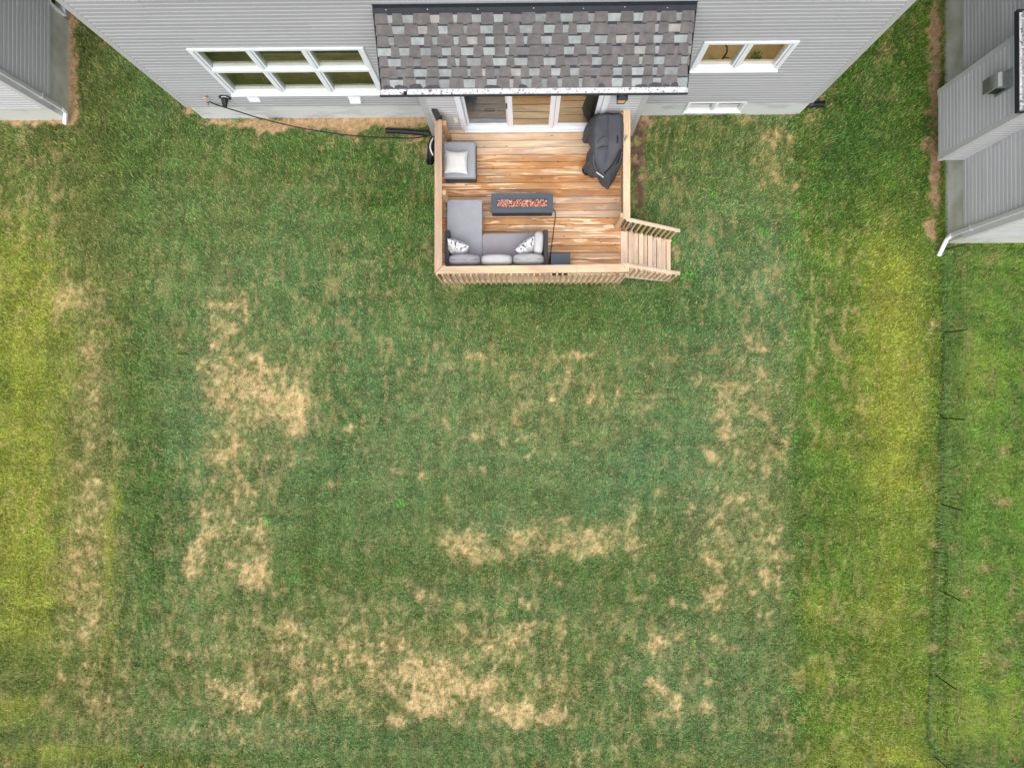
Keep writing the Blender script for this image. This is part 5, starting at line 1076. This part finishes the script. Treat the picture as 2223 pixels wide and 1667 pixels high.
def colour(x, y, fl):
    dd, so_, lime, deep, blue, n, n2 = fl
    c = mixc(np.tile(C_BASE, (len(x), 1)), C_GREEN, sst(5.6, 6.1, x + .2 * (n - .5)))
    c = mixc(c, C_OLIVE, sst(.45, .7, fbm(x, y, 1.7, 71, 4)) * .4); c = mixc(c, C_DEEP, sst(.50, .70, fbm(x * 1.6, y * .7, 5.5, 73, 4, .65)) * .65)
    c = mixc(c, C_BLUE, np.clip(blue * 1.1, 0, 1)); c = mixc(c, C_LIME, np.clip(lime * (.6 + .7 * fbm(x, y, 6, 72, 4)), 0, 1)); c = mixc(c, C_DEEP, np.clip(deep * .95, 0, 1))
    west = sst(9.0, 10.5, x)[:]; c = mixc(c, GR(lin((100, 144, 44))), west * .55); c = mixc(c, C_DEEP * .9, west * sst(.48, .66, fbm(x, y, 2.4, 501, 4, .6)) * .7)
    fdl = fence_dist(x, y) if x.max() > 8 else np.full_like(x, 9.0); c = mixc(c, C_DEEP * .55, np.exp(-(fdl / .05) ** 2) * .8 * (x > 8)); c = mixc(c, C_DEEP * .8, np.exp(-((fdl - .22) / .14) ** 2) * .5 * (x > 9.05))
    left = sst(-8.2, -9.6, x); c = mixc(c, C_OLIVE, np.clip(left * .55 * (1 - lime), 0, 1))
    mow = 1 + .05 * np.sin(y * 2 * math.pi / .53 + 1.5 * fbm(x, y, .6, 401, 2)) + .05 * np.sin(x * 2 * math.pi / .56 + 1.5 * fbm(x, y, .6, 402, 2)); c = c * mow[:, None]
    c = c * (.42 + 1.16 * (.6 * fbm(x, y, 16, 82, 3, .7) + .4 * fbm(x, y, 2.6, 81, 3)))[:, None]
    c = mixc(c, mixc(np.tile(C_STRAW, (len(x), 1)), C_STRAW2, n2), dd * .9)
    right = ((x > 2.25) & (x < 2.75) & (y > 3.5)).astype(float) * sst(2.75, 2.4, x)
    sc = mixc(np.tile(C_SOIL, (len(x), 1)), C_DARKSOIL, np.clip(right * sst(.25, .5, n) * 1.3, 0, 1))
    sc = mixc(sc, C_DARKSOIL, sst(8.6, 8.8, x) * .3)
    sc = sc * (.8 + .4 * fbm(x, y, 14, 91, 3))[:, None]
    return mixc(c, sc, so_)
# ground sheet: fine under the lawn, wide coarse skirt round it to the horizon
gx_ = np.concatenate([[-160, -60, -25], np.arange(-13, 13.001, .045), [25, 60, 160]]); gy_ = np.concatenate([[-160, -60, -20], np.arange(-9.6, 9.6, .045), [14, 25, 60, 160]])
X, Y = np.meshgrid(gx_, gy_); xf, yf_ = X.ravel(), Y.ravel(); fl = fields(xf, yf_); cg = colour(xf, yf_, fl)
zz = np.where((np.abs(xf) < 13) & (np.abs(yf_) < 9.6), (fbm(xf, yf_, 1.1, 101, 3) - .5) * .03 + (fbm(xf, yf_, 9, 102, 2) - .5) * .012 - .012, -.012)
nx, ny = len(gx_), len(gy_); idx = np.arange(nx * ny).reshape(ny, nx)
quads = np.stack([idx[:-1, :-1].ravel(), idx[:-1, 1:].ravel(), idx[1:, 1:].ravel(), idx[1:, :-1].ravel()], 1)
def npmesh(name, V, F, C, mat, smooth=False):
    me = bpy.data.meshes.new(name); me.vertices.add(len(V)); me.vertices.foreach_set('co', V.astype(np.float32).ravel())
    k = F.shape[1]; me.loops.add(F.size); me.loops.foreach_set('vertex_index', F.astype(np.int32).ravel())
    me.polygons.add(len(F)); me.polygons.foreach_set('loop_start', np.arange(0, F.size, k, dtype=np.int32)); me.polygons.foreach_set('loop_total', np.full(len(F), k, dtype=np.int32))
    if smooth: me.polygons.foreach_set('use_smooth', np.ones(len(F), dtype=bool))
    me.update(calc_edges=True)
    a = me.attributes.new('tint', 'FLOAT_COLOR', 'POINT'); a.data.foreach_set('color', np.concatenate([C, np.ones((len(C), 1))], 1).astype(np.float32).ravel())
    me.materials.append(mat); o = bpy.data.objects.new(name, me); SC.collection.objects.link(o); return o
M['soil'] = tint_mat('lawn_soil', .95, 45, .35, .1, .8)
M['blade'] = tint_mat('grass_blade', .65, 30, .12, .25, 0)
g = npmesh('ground', np.stack([xf, yf_, zz], 1), quads, cg * (.55 + .45 * np.clip(fl[0] * 1.1 + fl[1], 0, 1))[:, None], M['soil'], True); g['kind'] = 'structure'; g['label'] = 'patchy backyard lawn with straw-coloured dead spots'  # ground colour darkened under green turf to imitate shade between the blades
# blades ----------------------------------------------------
def inside(x, y):
    hs = ((x > XL - .0) & (x < XR + .0) & (y > YW - .0)) | ((x > BL) & (x < BR) & (y > YB)) | ((x < lx_) & (y > ly_)) | ((x > qx) & (y > qy))
    dk = (x > DX0 - .05) & (x < DX1 + .05) & (y > DY0 + .15) & (y < YB)
    return hs | dk
def blades(n, box, seed, hmin, hmax, wd, lean=1.0, keep=None, cmul=1.0, dir0=None, cvar=.62):
    r = np.random.default_rng(seed); x = r.uniform(box[0], box[1], n); y = r.uniform(box[2], box[3], n)
    m = ~inside(x, y)
    if keep is not None: m &= keep(x, y)
    x, y = x[m], y[m]; fl = fields(x, y); dd, so_, lime, deep, blue, n1, n2 = fl
    p = 1 - .80 * so_ - .35 * dd; m = r.random(len(x)) < p
    x, y = x[m], y[m]; fl = tuple(f[m] for f in fl); dd, so_, lime, deep, blue, n1, n2 = fl
    N_ = len(x); c = colour(x, y, fl)
    rnd = r.random(N_); c = c * (1 - cvar * .9 + cvar * 2.0 * rnd)[:, None]
    hl_ = r.random(N_) < .05; c[hl_] = c[hl_] * .4 + GR(lin((178, 196, 120))) * .6
    st = r.random(N_) < (.02 + .30 * dd); c[st] = c[st] * .3 + C_STRAW * .7
    h = r.uniform(hmin, hmax, N_) * (1 - .6 * dd) * (1 + .35 * deep); base_dir = fbm(x, y, 1.6, 201, 2) * 4 * math.pi
    a = base_dir + r.normal(0, 1.8, N_) if dir0 is None else dir0 + r.normal(0, .7, N_)
    ln = r.uniform(.5, 1.1, N_) * h * lean
    dx, dy = np.cos(a), np.sin(a); sx, sy = -dy, dx; w_ = wd * r.uniform(.6, 1.3, N_)
    z0 = np.full(N_, -.02)
    P0 = np.stack([x - sx * w_, y - sy * w_, z0], 1); P1 = np.stack([x + sx * w_, y + sy * w_, z0], 1)
    mx_, my_ = x + dx * ln * .45, y + dy * ln * .45; mz = h * .72
    P2 = np.stack([mx_ + sx * w_ * .85, my_ + sy * w_ * .85, mz], 1); P3 = np.stack([mx_ - sx * w_ * .85, my_ - sy * w_ * .85, mz], 1)
    tipw = w_ * .15; tx, ty, tz = x + dx * ln * 1.2, y + dy * ln * 1.2, h * .9
    P4 = np.stack([tx + sx * tipw, ty + sy * tipw, tz], 1); P5 = np.stack([tx - sx * tipw, ty - sy * tipw, tz], 1)
    V = np.stack([P0, P1, P2, P3, P4, P5], 1).reshape(-1, 3); b = np.arange(N_) * 6
    F = np.concatenate([np.stack([b, b + 1, b + 2, b + 3], 1), np.stack([b + 3, b + 2, b + 4, b + 5], 1)])
    C = np.repeat(c * cmul, 6, axis=0); return V, F, C
def merge(lst):
    Vs, Fs, Cs = [], [], []; o = 0
    for V, F, C in lst: Vs.append(V); Fs.append(F + o); Cs.append(C); o += len(V)
    return np.concatenate(Vs), np.concatenate(Fs), np.concatenate(Cs)
V, F, C = blades(NBL, (-12.2, 11.6, -9.2, 9.2), 5, .022, .058, .0055)
gg = npmesh('grass', V, F, C, M['blade']); tag(gg, 'short mown grass with straw spots and yellow-green bands', 'grass', kind='stuff')
fd = lambda lo, hi: (lambda x, y: (fence_dist(x, y) > lo) & (fence_dist(x, y) < hi))
T1 = blades(60000, (8.2, 11.9, -9.2, 3.0), 6, .06, .13, .0045, 1.0, lambda x, y: (fence_dist(x, y) < .11 * fbm(x, y, 2, 301, 2)) , 1.05, dir0=.2)
T1[2][:] = T1[2] * .5 + GR(lin((108, 146, 78))) * .5 * np.repeat(np.random.default_rng(1).uniform(.5, 1.6, len(T1[2]) // 6), 6)[:, None]
T2 = blades(150000, (9.0, 11.9, -9.2, 2.9), 7, .05, .095, .005, 1.0, lambda x, y: (x > 8.75) & (fence_dist(x, y) > .1) & (x > 8.75 + .25 * sst(-8.0, 0, y)), 1.0)
edge = lambda x, y: ((np.abs(y - YW + .03) < .045) & (x > XL) & (x < XR) & (fbm(x, y, 1.5, 311, 2) > .52)) | ((np.abs(x - qx + .03) < .05) & (y > qy)) | ((x > DX0 - .12) & (x < DX1 + 1.3) & (np.abs(y - 2.10) < .07))
T3 = blades(260000, (-7.2, 9.3, 1.9, 9.0), 8, .06, .15, .004, 1.0, edge, 1.0)
V, F, C = merge([T1, T2, T3]); tg = npmesh('tall_grass', V, F, C, M['blade']); tag(tg, 'longer unmown grass along the wire fence and against the walls', 'grass', kind='stuff')
# broad-leaved weeds ---------------------------------------
mb = MB(); rr = random.Random(4)
WEED = [(577, 1128, 26, 14), (1095, 1327, 22, 10), (1542, 1437, 20, 9), (428, 283, 14, 7), (302, 1640, 20, 8), (1383, 312, 10, 6), (1388, 372, 16, 9), (1468, 362, 30, 9), (1550, 425, 26, 8), (1455, 525, 40, 12), (1430, 535, 20, 6), (1500, 593, 40, 16), (1485, 600, 26, 10), (1655, 505, 30, 10), (1728, 470, 20, 8), (1718, 560, 60, 26), (1725, 520, 40, 20), (1712, 600, 30, 18), (1728, 640, 30, 14), (1722, 950, 18, 10), (1720, 720, 12, 5), (1735, 1185, 24, 16), (1718, 1290, 24, 14), (1712, 1490, 34, 18), (1735, 1540, 50, 26), (1690, 1572, 14, 6), (870, 1090, 24, 10), (1075, 855, 8, 3), (980, 910, 8, 3), (880, 395, 14, 3), (1372, 405, 12, 5), (1376, 440, 10, 6), (1505, 1388, 12, 6), (1700, 520, 10, 10)]
for (px, py, nl, rad) in WEED:
    c0 = S(px, py, 0)
    for k in range(nl):
        a, r_ = rr.random() * 6.283, rr.random() ** .6 * rad / 100; p = Vector((c0.x + math.cos(a) * r_, c0.y + math.sin(a) * r_, rr.uniform(.045, .085))); t = rr.random() * 6.283; L_ = rr.uniform(.018, .04); d = Vector((math.cos(t), math.sin(t), .1)); s_ = Vector((-d.y, d.x, .2)) * .4
        cc_ = [v * rr.uniform(.7, 1.4) for v in lin((96, 160, 60))]
        mb.add([p, p + d * L_ * .5 + s_ * L_, p + d * L_, p + d * L_ * .5 - s_ * L_], [(0, 1, 2, 3)], None, cc_)
wd_ = mb.build('weeds', M['blade'], org=(0, 0, 0)); tag(wd_, 'bright green broad-leaved weeds and clover dotted over the lawn', 'weeds', kind='stuff')
